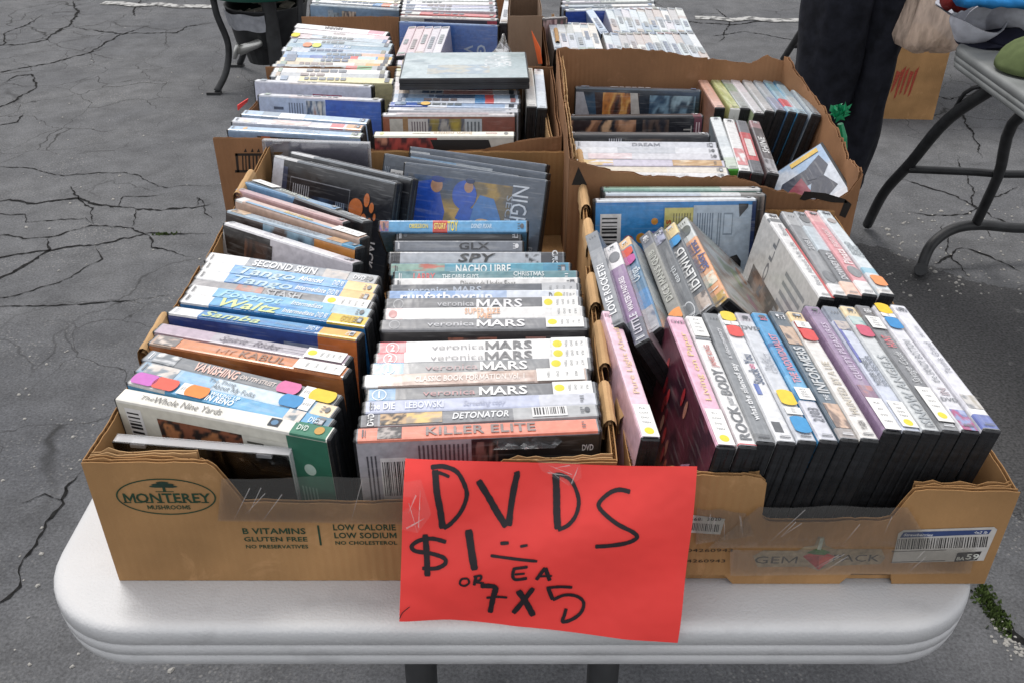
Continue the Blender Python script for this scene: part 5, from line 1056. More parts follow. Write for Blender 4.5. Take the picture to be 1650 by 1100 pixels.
row('from front, right column of barcode carton', 'disc cases in the right column of the barcode carton', [
  ((603, 216, 829, 216, -2, 'cream box with reversed lettering and dark photo', 'eceade', [('e', .05, .003, .3, 'd8d8a8'), t('burn notice', .42, .70, 'd8b890', .62, rot=2, b=False), ('r', .27, -.06, .40, .06, 'c0bcb0'), t('SEASON', .80, .88, 'd0908c', .3, rot=2), ('e', .945, .003, .28, '8c8c8c')]), dict(cover='c8c4bc', film=False, T=.018, front=[('A', 0, .3, .45, 1, ['6c2c2c', 'b04840', '4a2024', 'c88c74', '8c3834'], 6, 16, 8, 4), ('P', [(.40, .98), (.82, .98), (.86, .8), (.86, .6), (.6, .6), (.45, .8)], '1c1a1c'), ('B', .87, 0, 1, 1, 'ccc8c0')])),
  ((620, 184, 827, 184, -6, 'white topped case with photo strip', 'e6e2e4', [ar(.1, .8, 'e8e0e0', 'd8c8cc', 'f0ecec')]), dict(cover='8c5a48', front=[('B', 0, 0, .05, 1, '9c5c44'), ('B', .05, 0, .15, .98, 'c4c0b8'), ('B', .15, 0, .19, 1, '9c7850'), ('B', .19, 0, .34, .98, 'c8c4c4'), ('K', .21, .3, .33, .95, 6, '6c6068'), ('A', .34, .2, .62, .98, ['6c7078', 'a8a4a0', '4c5468', '8c7c3c', 'a89438'], 3, 12, 8), ('B', .62, 0, .75, .98, 'b4bcc4'), ('K', .63, .4, .74, .95, 4, '5c646c'), ('B', .76, 0, 1, 1, '84483c'), ('T', 'DUKE', .82, .98, .55, .012, 'd8b4a8', True, 1)])),
  ((622, 175, 840, 178, -4, 'white rimmed case with pale strip', 'e8eaf0', [ar(.2, .9, 'e4e4ec', 'c8d0e0', 'f0e8e0')]), dict(cover='b4bcc8')),
  ((620, 167, 843, 172, 2, 'royal blue and white case', 'dce4f0', [b(0, .3, '4468b8'), d(.28, 'e8c070', .007), b(.45, .9, 'a8c0e0')]), dict(cover='4464b0')),
  (636, 161, 834, 163, 8, 'white case with blue and red blocks', 'd4dce8', [b(.1, .3, '8cb0d8'), b(.65, .73, '4c90c8'), b(.73, .8, 'd85c5c')]),
  (636, 155, 834, 157, 10, 'light blue case with dark strip', 'b4c8e0', [b(.35, .65, '4c6484'), b(.65, .73, '4c90c8'), b(.73, .8, 'd85c5c')]),
  (637, 149, 832, 150, 12, 'white case with salmon strip', 'e0e0e8', [b(.4, .8, 'e0a8a4')]),
  (638, 143, 830, 143, 14, 'red case under the loose flat one', 'e4d8d8', [b(.35, .8, 'd05858'), b(.8, 1, 'ecc89c')]),
  (638, 136, 828, 136, 15, 'pink white case with covered middle', 'e4dce0', []), (639, 128, 826, 128, 15, 'grey white case with covered middle', 'dcdcdc', []),
  (640, 119, 824, 119, 15, 'cream case with covered middle', 'e8e6d8', []), (641, 110, 822, 110, 15, 'yellow green case with covered middle', 'e0e4c4', []), (642, 101, 821, 101, 15, 'lilac white case with covered middle', 'dcd8ec', []),
])
row('from left, upright by barcode carton wall', 'cases standing edgewise at the right wall of the barcode carton', [
  rr(851, 111, 857, 171, 2, 'beige grey case', 'd0d0cc', [b(.5, 1, 'd8d4c8')]), rr(868, 112, 874, 175, 4, 'pale blue white case', 'd4e0ec', [b(.85, 1, 'e8e8e8'), b(.4, .7, 'c4d0e0')])])
row('from left, five pale pink cases beside flat case', 'pale pink cases standing edgewise behind the flat case', [
  rr(664 + 13.5 * i, 45, 646 + 14 * i, 88, -4, n_, c_, []) for i, (n_, c_) in enumerate([('dusty pink case', 'd8bcc4'), ('rose grey case', 'dcc4c8'), ('blush case', 'e0ccd0'), ('pale grey pink case', 'd4ccd4'), ('whitish pink case', 'dcd8e0')])])
# the loose flat case lies on the stack
fl = dvd(650, 0, 840, 0, 0, 'grey blue case lying flat on top of the stacked cases', '1a2028', [], cover='94a4a8', T=.0165, group=None, case='case_black',
         front=[('A', 0, 0, 1, 1, ['8fa4ac', 'a8b8bc', '9cb0b4', 'b8c8cc', '8498a0'], 5, 22, 16, 2.6), ('A', .2, .15, .7, .5, ['9cacb0', 'b4b4a8', '8fa4b4', 'c0ccd0'], 7, 12, 8, 3), ('T', 'JAMES', .66, .99, .66, .020, 'e0e6e8', True, 3), ('T', 'WORDS', .55, .88, .62, .020, 'd8e0e4', True, 3)])
pts_ = [P(654, 84, .166), P(836, 83, .166), P(852, 131, .166), P(655, 137, .166)]
cen = sum(pts_, Vector()) / 4; yw = math.atan2((pts_[1] - pts_[0]).y, (pts_[1] - pts_[0]).x) * .3 + .02
rot = Matrix.Rotation(yw, 3, 'Z') @ Matrix.Rotation(R(-90), 3, 'X')
fl.rotation_euler = rot.to_euler(); fl.location = cen - rot @ Vector((0, 0, DH / 2)) - Vector((0, 0, .006))
# --- second left carton
row('from front, left stack of second left carton', 'cases in the left stack of the second left carton', [
  ((506, 7, 641, 15, -8, 'slate blue book-like case with vertical lettering', 'b8c8d4', []), dict(cover='5f7c98', front=[('A', 0, 0, 1, 1, ['587894', '6c8cac', '4c6880', '7c9cc0'], 4, 14, 10, 1.6), ('B', .2, 0, .26, .95, '8494a4'), ('A', .21, .3, .33, .92, ['2c3c4c', '8494a0', '1c2c3c'], 3, 8, 10, 8), ('A', .36, .2, .52, .95, ['a49c8c', '4c4c54', 'c4b4a4', '3c444c'], 8, 8, 8), ('T', 'ITH', .6, .98, .55, .020, '9cb8c8', False, 3)])),
  (507, 1, 642, 9, 4, 'white case with orange and blue ticks', 'dce0e4', [b(.7, .8, '4c90c8'), b(.8, .9, 'e8845c')]), (508, -4, 643, 3, 6, 'yellow white case', 'e4e0c4', [b(0, .3, 'ecd890')]), (509, -10, 644, -3, 8, 'cream case', 'dcdcd4', [])])
row('from front, right stack of second left carton', 'cases in the right stack of the second left carton', [
  ((650, 35, 798, 41, -10, 'blue case with large vertical silver letters', '7c9cd0', []), dict(cover='3c64ac', front=[('A', 0, 0, 1, 1, ['3860a8', '4870b8', '345898'], 4, 10, 8, 1.6), ('T', 'GALA', .66, 1.02, .5, .016, 'b4c8dc', True, 3), ('T', 'WAY', .56, .86, .52, .016, 'a8bcd4', True, 3)])),
  ((651, 26, 797, 31, -4, 'white edged case with dark panel', 'd8d4d0', []), dict(cover='8c4848', front=[('B', 0, 0, .25, 1, 'b4b4a8'), ('B', .25, 0, .9, 1, '4c4850'), ('E', .68, .75, .010, .010, '9c8c88'), ('B', .9, 0, 1, 1, 'b84850')])),
  (652, 20, 795, 26, 2, 'bright red case with white end', 'd04c50', [b(0, .2, 'dcdcd8')]), (654, 14, 794, 17, 4, 'white case with thin blue lines', 'dce4ec', [('r', .2, -.1, 1, .1, '8ca8d0')]), (655, 9, 793, 12, 5, 'lavender case', 'd4d4e4', [('r', .2, -.1, 1, .1, '9c9cc8')]), (656, 4, 792, 6, 6, 'plain white case', 'e8e8e8', []), (657, -1, 791, 0, 7, 'faded grey case', 'd8dcdc', [])])
dvd(812, 34, 818, 3, 0, 'pale edgewise case beside the narrow cardboard file box', 'd8dadc', [], group=None)
# ------------------------------------------------------------------ clear jewel cases
def jewel(x0, y0, x1, y1, lean, L, H, label, T=.010, inner=None, zt=None):
    ph = R(lean); z = .005 + H * math.cos(ph) if zt is None else zt
    A, B = P(x0, y0, z), P(x1, y1, z); C = (A + B) / 2; dd = B - A; yw_ = math.atan2(dd.y, dd.x)
    rot = Matrix.Rotation(yw_, 3, 'Z') @ Matrix.Rotation(ph, 3, 'X')
    root = empty('jewel_case', C - rot @ Vector((0, 0, H)), rot.to_euler()); tag(root, label, 'jewel case')
    for s_ in (-1, 1):
        mb = MB(); mb.box((0, s_ * (T / 2 - .0006), H / 2), (L, .0012, H)); mb.build('lid' if s_ < 0 else 'back_shell', 'clear_plastic' if s_ < 0 else 'clear_sheet', root)
    mb = MB()
    for e in ((0, 0, H - .0008, L, T - .003, .0016), (0, 0, .0008, L, T - .003, .0016), (-L / 2 + .0008, 0, H / 2, .0016, T - .003, H - .004), (L / 2 - .0008, 0, H / 2, .0016, T - .003, H - .004)): mb.box(e[:3], e[3:])
    mb.build('rim', 'clear_edge', root)
    mb = MB()
    for q in (-.36, .36): mb.box((q * L, -.001, H - .003), (.012, T * .7, .003))
    mb.box((-L * .42, 0, H / 2), (.004, T * .5, H * .9)); mb.build('hinge_rib', 'clear_edge', root)
    if inner:
        mb = MB(); f = Frame((-L / 2, 0, 0), (1, 0, 0), (0, 0, 1), (0, -1, 0)); inner(mb, f); mb.build('paper_insert', 'print_paper', root)
    return root
jewel(177, 704, 476, 728, 4, .142, .120, 'empty clear jewel case standing against the mushroom tray front', zt=.124)
jewel(431, 225, 588, 230, -6, .142, .125, 'clear jewel case with grey insert behind the orange circled case', inner=lambda mb, f: art_patch(mb, f, .003, .003, .139, .122, ['b4b0b8', 'c8c4cc', 'a09ca8', 'd0ccd4'], 5, 10, 10, 2), zt=.142)
# the clear-sleeved case leaning in the torn carton's right corner
def leaning_case():
    a, bq, c = P(1324, 228, .135), P(1378, 316, .108), P(1262, 294, .086)
    ux = (bq - a); L = ux.length; ux.normalize(); dn = (c - a); n_ = ux.cross(dn).normalized(); up = n_.cross(ux)
    if n_.z < 0: n_ = -n_
    w_ = abs(dn.dot(up)); rot = Matrix((ux, up * (1 if up.dot(dn) > 0 else -1), n_)).transposed()
    if rot.determinant() < 0: rot = Matrix((ux, rot.col[1], -n_)).transposed()
    W, H_ = .118, .115
    root = empty('disc_case', a, rot.to_euler()); tag(root, 'clear cased disc with blue skaters picture, leaning in the torn carton corner', 'disc case')
    sg = 1 if rot.col[2].z > 0 else -1
    bm = bmesh.new(); hull_into(bm, chamfer_pts(W / 2, H_ / 2, .006, .001, W / 2, H_ / 2, -.0063 * sg)); me = bm_mesh(bm, 'case'); part('case', me, 'case_black', root)
    mb = MB(); f = Frame((0, 0, 0), (1, 0, 0), (0, 1, 0), (0, 0, sg)).lift(.0004)
    art_patch(mb, f, .003, .003, W - .003, H_ - .003, ['b8c8dc', 'd0d8e4', '9cb8d8', 'c4d0e0'], 4, 12, 12, 2)
    f2 = f.lift(.0002)
    mb.poly([f2(*q) for q in ((.03, .035), (.06, .028), (.055, .06), (.075, .075), (.05, .085), (.03, .07))], lin('2c3448'))
    mb.poly([f2.lift(.0001)(*q) for q in ((.055, .05), (.10, .035), (.11, .05), (.09, .07), (.07, .068))], lin('343c50'))
    mb.poly([f2.lift(.0002)(*q) for q in ((.04, .085), (.075, .082), (.085, .10), (.06, .115), (.045, .105))], lin('7c2c3c'))
    mb.poly([f2.lift(.0003)(*q) for q in ((.004, .085), (.012, .085), (.012, .12), (.004, .12))], lin('e0b83c'))
    for k_, (q, c_) in enumerate(((((.02, .012), (.045, .008), (.06, .022), (.05, .04), (.03, .034)), '323a4e'), (((.055, .02), (.085, .01), (.095, .03), (.075, .045), (.06, .038)), '2a3246'), (((.04, .045), (.07, .042), (.08, .06), (.05, .068)), '8c3448'), (((.0965, .004), (.108, .004), (.108, .05), (.0965, .05)), 'd8dce4'), (((.006, .01), (.014, .01), (.014, .05), (.006, .05)), 'e0b83c'))):
        mb.poly([f2.lift(.0004 + k_ * .0001)(*p_) for p_ in q], lin(c_))
    mb.build('sleeve', 'print_under_film', root)
leaning_case()

# ------------------------------------------------------------------ the red price sign
def sign():
    root = empty('price_sign', (0, 0, TABLE_Z)); tag(root, 'red paper sign handwritten with black DVD prices, taped to tray fronts', 'sign')
    def on(px, py, Y):
        x_, z_ = unpx(px, py, Y); return Vector((x_, Y, z_))
    TL, TR, BR, BL = on(653, 738, .5285), on(1123, 753, .522), on(1092, 1035, .4795), on(645, 993, .487)
    def S(u, v, lift=0):     # u right, v down
        p = TL.lerp(TR, u).lerp(BL.lerp(BR, u), v)
        bul = math.sin(math.pi * v) * .006 * (1 + .4 * math.sin(u * 5 + 1)) + .002 * math.sin(u * 9 + v * 3) * (1 - v) + .0022 * math.sin(v * 9 + u * 6) + .006 * max(0, 1 - math.hypot(u, 1 - v) * 6) - .0015 * abs(math.sin((u - .42) * 8)) * v
        nrm = Vector((0, -.95, .3))
        q = p + nrm * (bul + lift)
        q.z += .0016 * math.sin(u * 7.5) * (1 - v) ** 3
        return q
    nu, nv = 40, 28; mb = MB(); vs = [S(i / nu, j / nv) for j in range(nv + 1) for i in range(nu + 1)]
    back_ = [p + Vector((0, .0003, -.00005)) for p in vs]; W = nu + 1
    fs = [(j * W + i, (j + 1) * W + i, (j + 1) * W + i + 1, j * W + i + 1) for j in range(nv) for i in range(nu)]
    mb.raw(vs, fs); mb.raw(back_, [f[::-1] for f in fs]); mb.build('paper', 'red_paper', root, smooth=True)
    # pen strokes, in the sign's own units (u, v)
    # zoomed picture (600,700) scale .3636 -> sheet coordinates by inverse bilinear search
    def uv(X, Y_):
        px, py = 600 + X * .3636, 700 + Y_ * .3636
        u, v = .5, .5
        c = [(653, 738), (1123, 753), (1092, 1035), (645, 993)]
        for _ in range(12):
            x_ = (1 - u) * (1 - v) * c[0][0] + u * (1 - v) * c[1][0] + u * v * c[2][0] + (1 - u) * v * c[3][0]
            y_ = (1 - u) * (1 - v) * c[0][1] + u * (1 - v) * c[1][1] + u * v * c[2][1] + (1 - u) * v * c[3][1]
            ax, ay = (1 - v) * (c[1][0] - c[0][0]) + v * (c[2][0] - c[3][0]), (1 - v) * (c[1][1] - c[0][1]) + v * (c[2][1] - c[3][1])
            bx, by = (1 - u) * (c[3][0] - c[0][0]) + u * (c[2][0] - c[1][0]), (1 - u) * (c[3][1] - c[0][1]) + u * (c[2][1] - c[1][1])
            D = ax * by - ay * bx; ex, ey = px - x_, py - y_; u += (ex * by - ey * bx) / D; v += (ax * ey - ay * ex) / D
        return u, v
    strokes = [([(282, 145), (290, 230), (305, 310), (315, 390)], 26), ([(262, 135), (320, 132), (380, 155), (415, 215), (420, 260), (395, 320), (350, 370), (318, 388)], 17), ([(268, 150), (310, 158), (345, 172)], 12),
        ([(472, 190), (515, 260), (555, 330), (595, 388)], 26), ([(645, 165), (630, 225), (615, 310), (605, 385)], 25), ([(630, 168), (655, 160)], 12),
        ([(815, 175), (818, 250), (818, 330), (822, 395)], 28), ([(800, 178), (835, 172), (885, 200), (915, 270), (905, 330), (870, 375), (822, 398)], 15),
        ([(1142, 238), (1095, 230), (1050, 245), (1005, 285), (1015, 315), (1080, 365), (1150, 400), (1168, 425), (1125, 448), (1050, 460), (985, 464)], 16),
        ([(330, 448), (270, 432), (215, 438), (180, 462), (195, 485), (260, 495), (320, 515), (325, 540), (285, 560), (225, 560)], 17), ([(238, 412), (245, 500), (248, 595)], 24),
        ([(428, 398), (440, 480), (455, 568)], 30), ([(525, 505), (600, 514), (730, 528)], 12), ([(568, 455), (605, 452)], 13), ([(655, 466), (688, 460)], 10),
        ([(630, 556), (622, 585), (632, 610), (685, 605)], 13), ([(625, 560), (688, 552)], 12), ([(630, 586), (675, 582)], 9),
        ([(765, 558), (745, 585), (725, 615)], 15), ([(765, 558), (775, 590), (785, 622)], 17), ([(740, 598), (795, 598)], 9),
        ([(425, 605), (398, 608), (390, 630), (410, 640), (430, 625), (425, 605)], 9), ([(462, 592), (452, 638)], 13), ([(450, 598), (482, 592), (478, 612), (455, 620), (495, 628)], 10),
        ([(480, 640), (545, 648), (535, 700), (520, 785)], 21), ([(505, 703), (550, 698), (597, 702)], 11), ([(548, 645), (538, 690)], 24),
        ([(645, 665), (680, 730), (712, 800)], 26), ([(712, 655), (665, 725), (622, 785)], 22),
        ([(885, 660), (830, 655), (770, 658)], 13), ([(778, 660), (798, 720)], 18), ([(798, 722), (850, 698), (905, 705), (935, 735), (925, 780), (885, 815), (842, 828), (850, 795), (858, 765)], 14), ([(125, 790), (140, 760), (170, 735)], 3)]
    for k, (pts, w) in enumerate(strokes):
        pts = [Vector((*uv(*p), 0)) for p in pts]; path = []
        for i in range(len(pts) - 1):      # smooth path
            p0, p1, p2, p3 = pts[max(i - 1, 0)], pts[i], pts[i + 1], pts[min(i + 2, len(pts) - 1)]
            for j in range(6):
                q = j / 6; path.append(.5 * ((2 * p1) + (p2 - p0) * q + (2 * p0 - 5 * p1 + 4 * p2 - p3) * q * q + (3 * p1 - p0 - 3 * p2 + p3) * q ** 3))
        path.append(pts[-1]); w2 = w * .3636 / 2 * 1.12; mb = MB(); prev = None; r_ = random.Random(k)
        for i, p in enumerate(path):
            tt = path[min(i + 1, len(path) - 1)] - path[max(i - 1, 0)]; tx, ty = tt.x * 465, tt.y * 270; ln = math.hypot(tx, ty) or 1
            nx, ny = -ty / ln * w2 / 465, tx / ln * w2 / 270; ww = 1 + (r_.random() - .5) * .16
            ww *= 1.0 if 0 < i < len(path) - 1 else .75
            cur = (S(p.x + nx * ww, p.y + ny * ww, .0006 + k * .00001), S(p.x - nx * ww, p.y - ny * ww, .0006 + k * .00001))
            if prev: mb.poly([prev[0], prev[1], cur[1], cur[0]])
            prev = cur
        mb.build('marker_stroke', 'marker_ink', root)
    for q in ([(.0, .12), (.06, .10), (.10, .30), (.055, .42), (0, .40)], [(.45, -.02), (.60, -.02), (.61, .07), (.57, .12), (.47, .04)]):
        mb = MB(); mb.poly([S(a, c, .0016) for a, c in q]); mb.build('clear_tape', 'tape_haze', root)
        r_ = random.Random(len(q))
        for k in range(9):
            a, c = q[k % len(q)]; e = q[(k + 2) % len(q)]; u_ = r_.uniform(0, .35); v_ = r_.uniform(.4, .9); p = (a + (e[0] - a) * u_, c + (e[1] - c) * u_); w_ = (a + (e[0] - a) * v_, c + (e[1] - c) * v_)
            mb = MB(); mb.poly([S(*p, .0022), S(*w_, .0022), S(w_[0] + .004, w_[1] + .008, .0022)]); mb.build('tape_crease', 'tape_crease', root)
sign()
# crumpled clear tape on the tray's right front corner
mb = MB(); r = random.Random(3); g_ = [[P(812 + 100 * i / 8 - 6 * j, 708 + 16 * j / 3 - 3 * i / 8, .128 + .004 * r.random()) for i in range(9)] for j in range(4)]
for j in range(3):
    for i in range(8): mb.poly([g_[j][i], g_[j][i + 1], g_[j + 1][i + 1], g_[j + 1][i]])
o = mb.build('clear_tape', 'cellophane'); tag(o, 'crumpled clear tape over the tray edge above the red sign', 'tape')

# ------------------------------------------------------------------ narrow file box, orange card, cellophane
def file_box():
    x0, x1, y0, y1, h = unpx(819, 70, 1.56)[0], unpx(873, 70, 1.56)[0], 1.56, 1.80, .198
    root = empty('file_box', (x0, y0, TABLE_Z + .005)); tag(root, 'narrow tall brown cardboard file box, open at the top', 'box'); w, dd = x1 - x0, y1 - y0
    for a, c, hh, nm in (((0, 0), (w, 0), h, 'front_panel'), ((w, .0035), (w, dd - .0035), h, 'side_panel'), ((0, dd - .0035), (0, .0035), h, 'side_panel'), ((w, dd), (0, dd), h, 'back_panel')):
        panel(nm, root, a, c, hh, None, 'cardboard_grey', th=.003, jit=.0003)
    floor_panel(root, .003, .003, w - .003, dd - .003, 'cardboard_grey')
file_box()
def card(name, label, pts, mat, th=.0012, cat='card'):
    nrm = (pts[1] - pts[0]).cross(pts[2] - pts[0]).normalized() * th; mb = MB(); mb.rings([pts, [p + nrm for p in pts]]); o = mb.build(name, mat); tag(o, label, cat); return o
m_, n_, l_, b_ = new_mat('orange_card', lin('d8602c'), .7); noise_mul(m_, n_, l_, b_, None, 20, .85, 1.1); M['orange_card'] = m_
def onY(px, py, Y): x_, z_ = unpx(px, py, Y); return Vector((x_, Y, TABLE_Z + z_))
card('orange_card', 'orange card sticking up in front of the narrow file box', [onY(857, 50, 1.545), onY(868, 103, 1.535), onY(874, 103, 1.53), onY(871, 78, 1.535)], 'orange_card')
card('red_tag', 'small red tag poking out left of the barcode carton', [P(382, 170, .132), P(383, 178, .124), P(398, 164, .124), P(399, 159, .130)], 'red_paper')
mb = MB(); r = random.Random(9); c0 = onY(808, 84, 1.52); top = onY(811, 55, 1.53)
ring1 = [c0 + Vector((math.cos(q) * .018 * r.uniform(.7, 1.2), math.sin(q) * .018, 0)) for q in [i * .698 for i in range(9)]]
ring2 = [top.lerp(p, .5) + Vector((r.gauss(0, .004), r.gauss(0, .004), 0)) for p in ring1]; ring3 = [top + (p - c0) * .12 for p in ring1]
mb.rings([ring1, ring2, ring3]); o = mb.build('cellophane_wrap', 'cellophane'); tag(o, 'crumpled cellophane peak between the left carton and file box', 'wrapper')
# a dark picture sleeve behind the file box
dvd(877, 30, 908, 28, -6, 'dark maroon pictured case just right of the narrow file box', '3a2028', [], cover='2c1a20', front=[('A', 0, 0, 1, 1, ['241418', '5a2c38', 'c8a8a8', '1c1014', '7c4450'], 5, 10, 10, 3)], L=.05, H=.145)

# ------------------------------------------------------------------ vendor's table with caps, at the right
vt = empty('folding_table', (1.375, 0, TABLE_Z)); tag(vt, 'grey folding table with dark bent legs and caps, at the right edge', 'table')
folding_table_top(.375, 1.0, 2.17, .07, 'table_top', 'table_grey', vt)
def tubew(name, pts, r_, parent, off, mat='dark_metal', n=10):
    mb = MB(); out = []; pts = [Vector(p) - Vector(off) for p in pts]
    for i in range(len(pts) - 1):
        p0, p1, p2, p3 = pts[max(i - 1, 0)], pts[i], pts[i + 1], pts[min(i + 2, len(pts) - 1)]
        for j in range(5):
            q = j / 5; out.append(.5 * ((2 * p1) + (p2 - p0) * q + (2 * p0 - 5 * p1 + 4 * p2 - p3) * q * q + (3 * p1 - p0 - 3 * p2 + p3) * q ** 3))
    out.append(pts[-1]); mb.tube(out, r_, n); return mb.build(name, mat, parent, smooth=True)
off = (1.375, 0, TABLE_Z)
def GY(px, py, Y):      # world point at a pixel and a depth
    x_, z_ = unpx(px, py, Y); return Vector((x_, Y, TABLE_Z + z_))
tubew('leg', [(1.09, 2.02, .70), GY(1530, 190, 2.25), GY(1468, 262, 2.44), GY(1425, 310, 2.57), G(1398, 362, .016)], .0155, vt, off)
tubew('leg', [(1.40, 2.02, .70), GY(1650, 180, 2.20), GY(1608, 285, 2.40), GY(1572, 362, 2.50)], .0145, vt, off)
tubew('foot', [G(1484, 434, .014), GY(1500, 396, 2.44), GY(1535, 370, 2.48), GY(1580, 363, 2.50), GY(1650, 368, 2.50), (1.75, 2.5, .11)], .0155, vt, off)
tubew('leg_crossbar', [GY(1464, 273, 2.44), GY(1560, 277, 2.42), GY(1650, 281, 2.40), (1.76, 2.4, .33)], .011, vt, off)
tubew('leg_brace', [GY(1540, 172, 2.22), GY(1588, 138, 2.12), (1.28, 1.9, .70)], .005, vt, off)
tubew('leg_brace', [GY(1572, 108, 2.12), GY(1586, 136, 2.12), GY(1650, 170, 2.06)], .009, vt, off)
mb = MB(); mb.tube([G(1484, 434, .0) - Vector(off), G(1484, 434, .035) - Vector(off)], .019, 10); mb.build('rubber_foot', 'case_black', vt)
def cap(name, label, c, rad, h, yaw, crown, brim, tilt=0, brim_len=1.0):
    root = empty(name, c, (tilt, 0, yaw)); tag(root, label, 'cap', 'caps on the grey table')
    mb = MB(); rings = []
    for i in range(9):
        a = i / 8 * math.pi / 2 * .97; rr_ = rad * math.cos(a) ** .75; z = h * math.sin(a)
        rings.append([Vector((math.cos(q) * rr_ * (1 + .04 * math.sin(q * 3 + i)), math.sin(q) * rr_ * 1.1, z + .004 * math.sin(q * 2))) for q in [k * 2 * math.pi / 28 for k in range(28)]])
    mb.rings(rings); mb.build('crown', crown, root, smooth=True)
    mb = MB(); lo, hi = [], []
    for k in range(17):
        a = -1.15 + 2.3 * k / 16; inn = Vector((math.cos(a) * rad * .98, math.sin(a) * rad * 1.08, .002)); ou = Vector((rad * .5 + math.cos(a) * rad * brim_len * 1.15, math.sin(a) * rad * 1.02, -.008 * math.cos(a * 2) - .012 * abs(math.sin(a))))
        lo.append(inn); hi.append(ou)
    for th in (0, .003):
        for k in range(16): mb.poly([p + Vector((0, 0, th)) for p in (lo[k], hi[k], hi[k + 1], lo[k + 1])])
    for k in range(16): mb.poly([hi[k], hi[k + 1], hi[k + 1] + Vector((0, 0, .003)), hi[k] + Vector((0, 0, .003))])
    mb.build('brim', brim, root, smooth=True)
    mb = MB(); mb.tube([(0, 0, h * .99), (0, 0, h + .005)], .007, 10); mb.build('button', crown, root)
    return root
tz = TABLE_Z + .001
def upturned_cap(label, c, rad, h):
    root = empty('cap', c, (R(14), R(-6), .3)); tag(root, label, 'cap', 'caps on the grey table'); mb = MB(); rings = []; ins = []
    for i in range(9):
        q = i / 8; rr_ = rad * (.62 + .38 * math.sin(q * math.pi / 2)); rings.append([Vector((math.cos(k) * rr_ * 1.15 * (1 + .03 * math.sin(3 * k + i)), math.sin(k) * rr_, h * q + .012 * math.sin(k * 2 + 1) * q)) for k in [j * 2 * math.pi / 32 for j in range(32)]])
        ins.append([p * .94 + Vector((0, 0, .003)) for p in rings[-1]])
    mb.rings(rings, cap=False); mb.poly(rings[0][::-1]); mb.build('crown', 'cloth_white', root, smooth=True)
    mb = MB(); mb.rings([rings[-1]] + ins[::-1], cap=False); mb.poly(ins[0]); mb.build('lining', 'cloth_grey', root, smooth=True)
    mb = MB(); lo = [rings[-1][k] for k in range(6, 16)]; hi = [p + Vector((p.x * .35, p.y * .55 + .02, .012)) for p in lo]
    for k in range(9): mb.poly([lo[k], lo[k + 1], hi[k + 1], hi[k]]); mb.poly([p + Vector((0, 0, .003)) for p in (lo[k], hi[k], hi[k + 1], lo[k + 1])])
    mb.build('brim', 'cloth_white', root, smooth=True); return root
upturned_cap('white upturned cap with grey lining at the table corner nearest the bag', P(1566, 62, .004), .056, .052)
cap('cap', 'white cap tipped on its side behind the grey white cap', P(1640, 40, .045), .066, .085, 2.6, 'cloth_white', 'cloth_white', 1.0)
cap('cap', 'olive green cap at the right edge of the picture', P(1668, 112, .006), .075, .06, .6, 'cloth_green', 'cloth_green', .1)
cap('cap', 'navy cap between the white caps and the green one', P(1640, 66, .006), .08, .028, 2.9, 'cloth_navy', 'cloth_navy', 0)
mb = MB(); rings = []
for i in range(7):
    q = i / 6; rings.append([GY(1522 + 30 * q, 2 + 5 * q, 2.16) + Vector((0, math.cos(k * .7) * .03, math.sin(k * .7) * .016 * (1 + .3 * math.sin(i * 2)))) for k in range(9)])
mb.rings(rings); o = mb.build('folded_shirt', 'cloth_red', smooth=True); tag(o, 'dark red folded cloth behind the caps at the top', 'cloth')
mb = MB(); rings = []
for i in range(11):
    q = i / 10; rings.append([GY(1545 + 125 * q, -2 + 6 * q, 2.09) + Vector((0, math.cos(k * .6) * .04, math.sin(k * .6) * .013 * (1 + .25 * math.sin(i * 1.7 + k)) * (1 + .3 * math.sin(i * 2.3)))) for k in range(11)])
mb.rings(rings); o = mb.build('folded_shirt', 'cloth_blue', smooth=True); tag(o, 'bright blue folded cloth lying behind the white upturned cap', 'cloth')
# another folding table's leg far behind the person
ft = empty('folding_table', G(1290, 97)); tag(ft, 'distant folding table with dark slanted legs, behind the black trousers', 'table')
o0 = ft.location
tubew('leg', [G(1262, 96, .012), GY(1290, 52, 4.45), GY(1318, 10, 4.35), GY(1335, -20, 4.3), (1.55, 4.2, .71)], .016, ft, o0)
tubew('leg', [G(1390, 96, .012), GY(1400, 40, 4.5), (2.1, 4.3, .71)], .016, ft, o0)
tubew('leg_crossbar', [GY(1276, 74, 4.5), GY(1330, 76, 4.5), GY(1395, 76, 4.5)], .012, ft, o0)
mb = MB(); mb.box(Vector((2.0, 4.2, .73)) - o0, (1.4, .76, .04)); mb.build('table_top', 'table_grey', ft)

# cardboard box on the ground behind the bag
def ground_box():
    A, B = G(1437, 192), G(1497, 194); root = empty('cardboard_box', A, (0, 0, R(-4))); tag(root, 'closed brown cardboard box with red marking, on the ground', 'box')
    w, dd, h = .33, .30, .31; mb = MB(); mb.box((.0, .15, h / 2), (w, dd, h)); mb.build('carton_body', 'cardboard', root)
    mb = MB(); mb.box((.0, .075, h + .002), (w, .148, .004)); mb.build('top_flap', 'cardboard_pale', root); mb = MB(); mb.box((.0, .225, h + .002), (w, .148, .004)); mb.build('top_flap', 'cardboard_pale', root)
    mb = MB(); f = Frame((0, -.0012, 0), (1, 0, 0), (0, 0, 1), (0, -1, 0)); r = random.Random(2)
    for k in range(5):
        x_ = -.03 + .012 * k; x_ += .006 * k; h0 = .08 + .03 * r.random(); mb.poly([f(x_, h0), f(x_ + .007, h0 + .01), f(x_ + .016 + .008 * r.random(), .19 + .04 * r.random()), f(x_ + .006, .20)], lin('a8432f'))
    mb.build('red_marking', 'print_card', root)
ground_box()

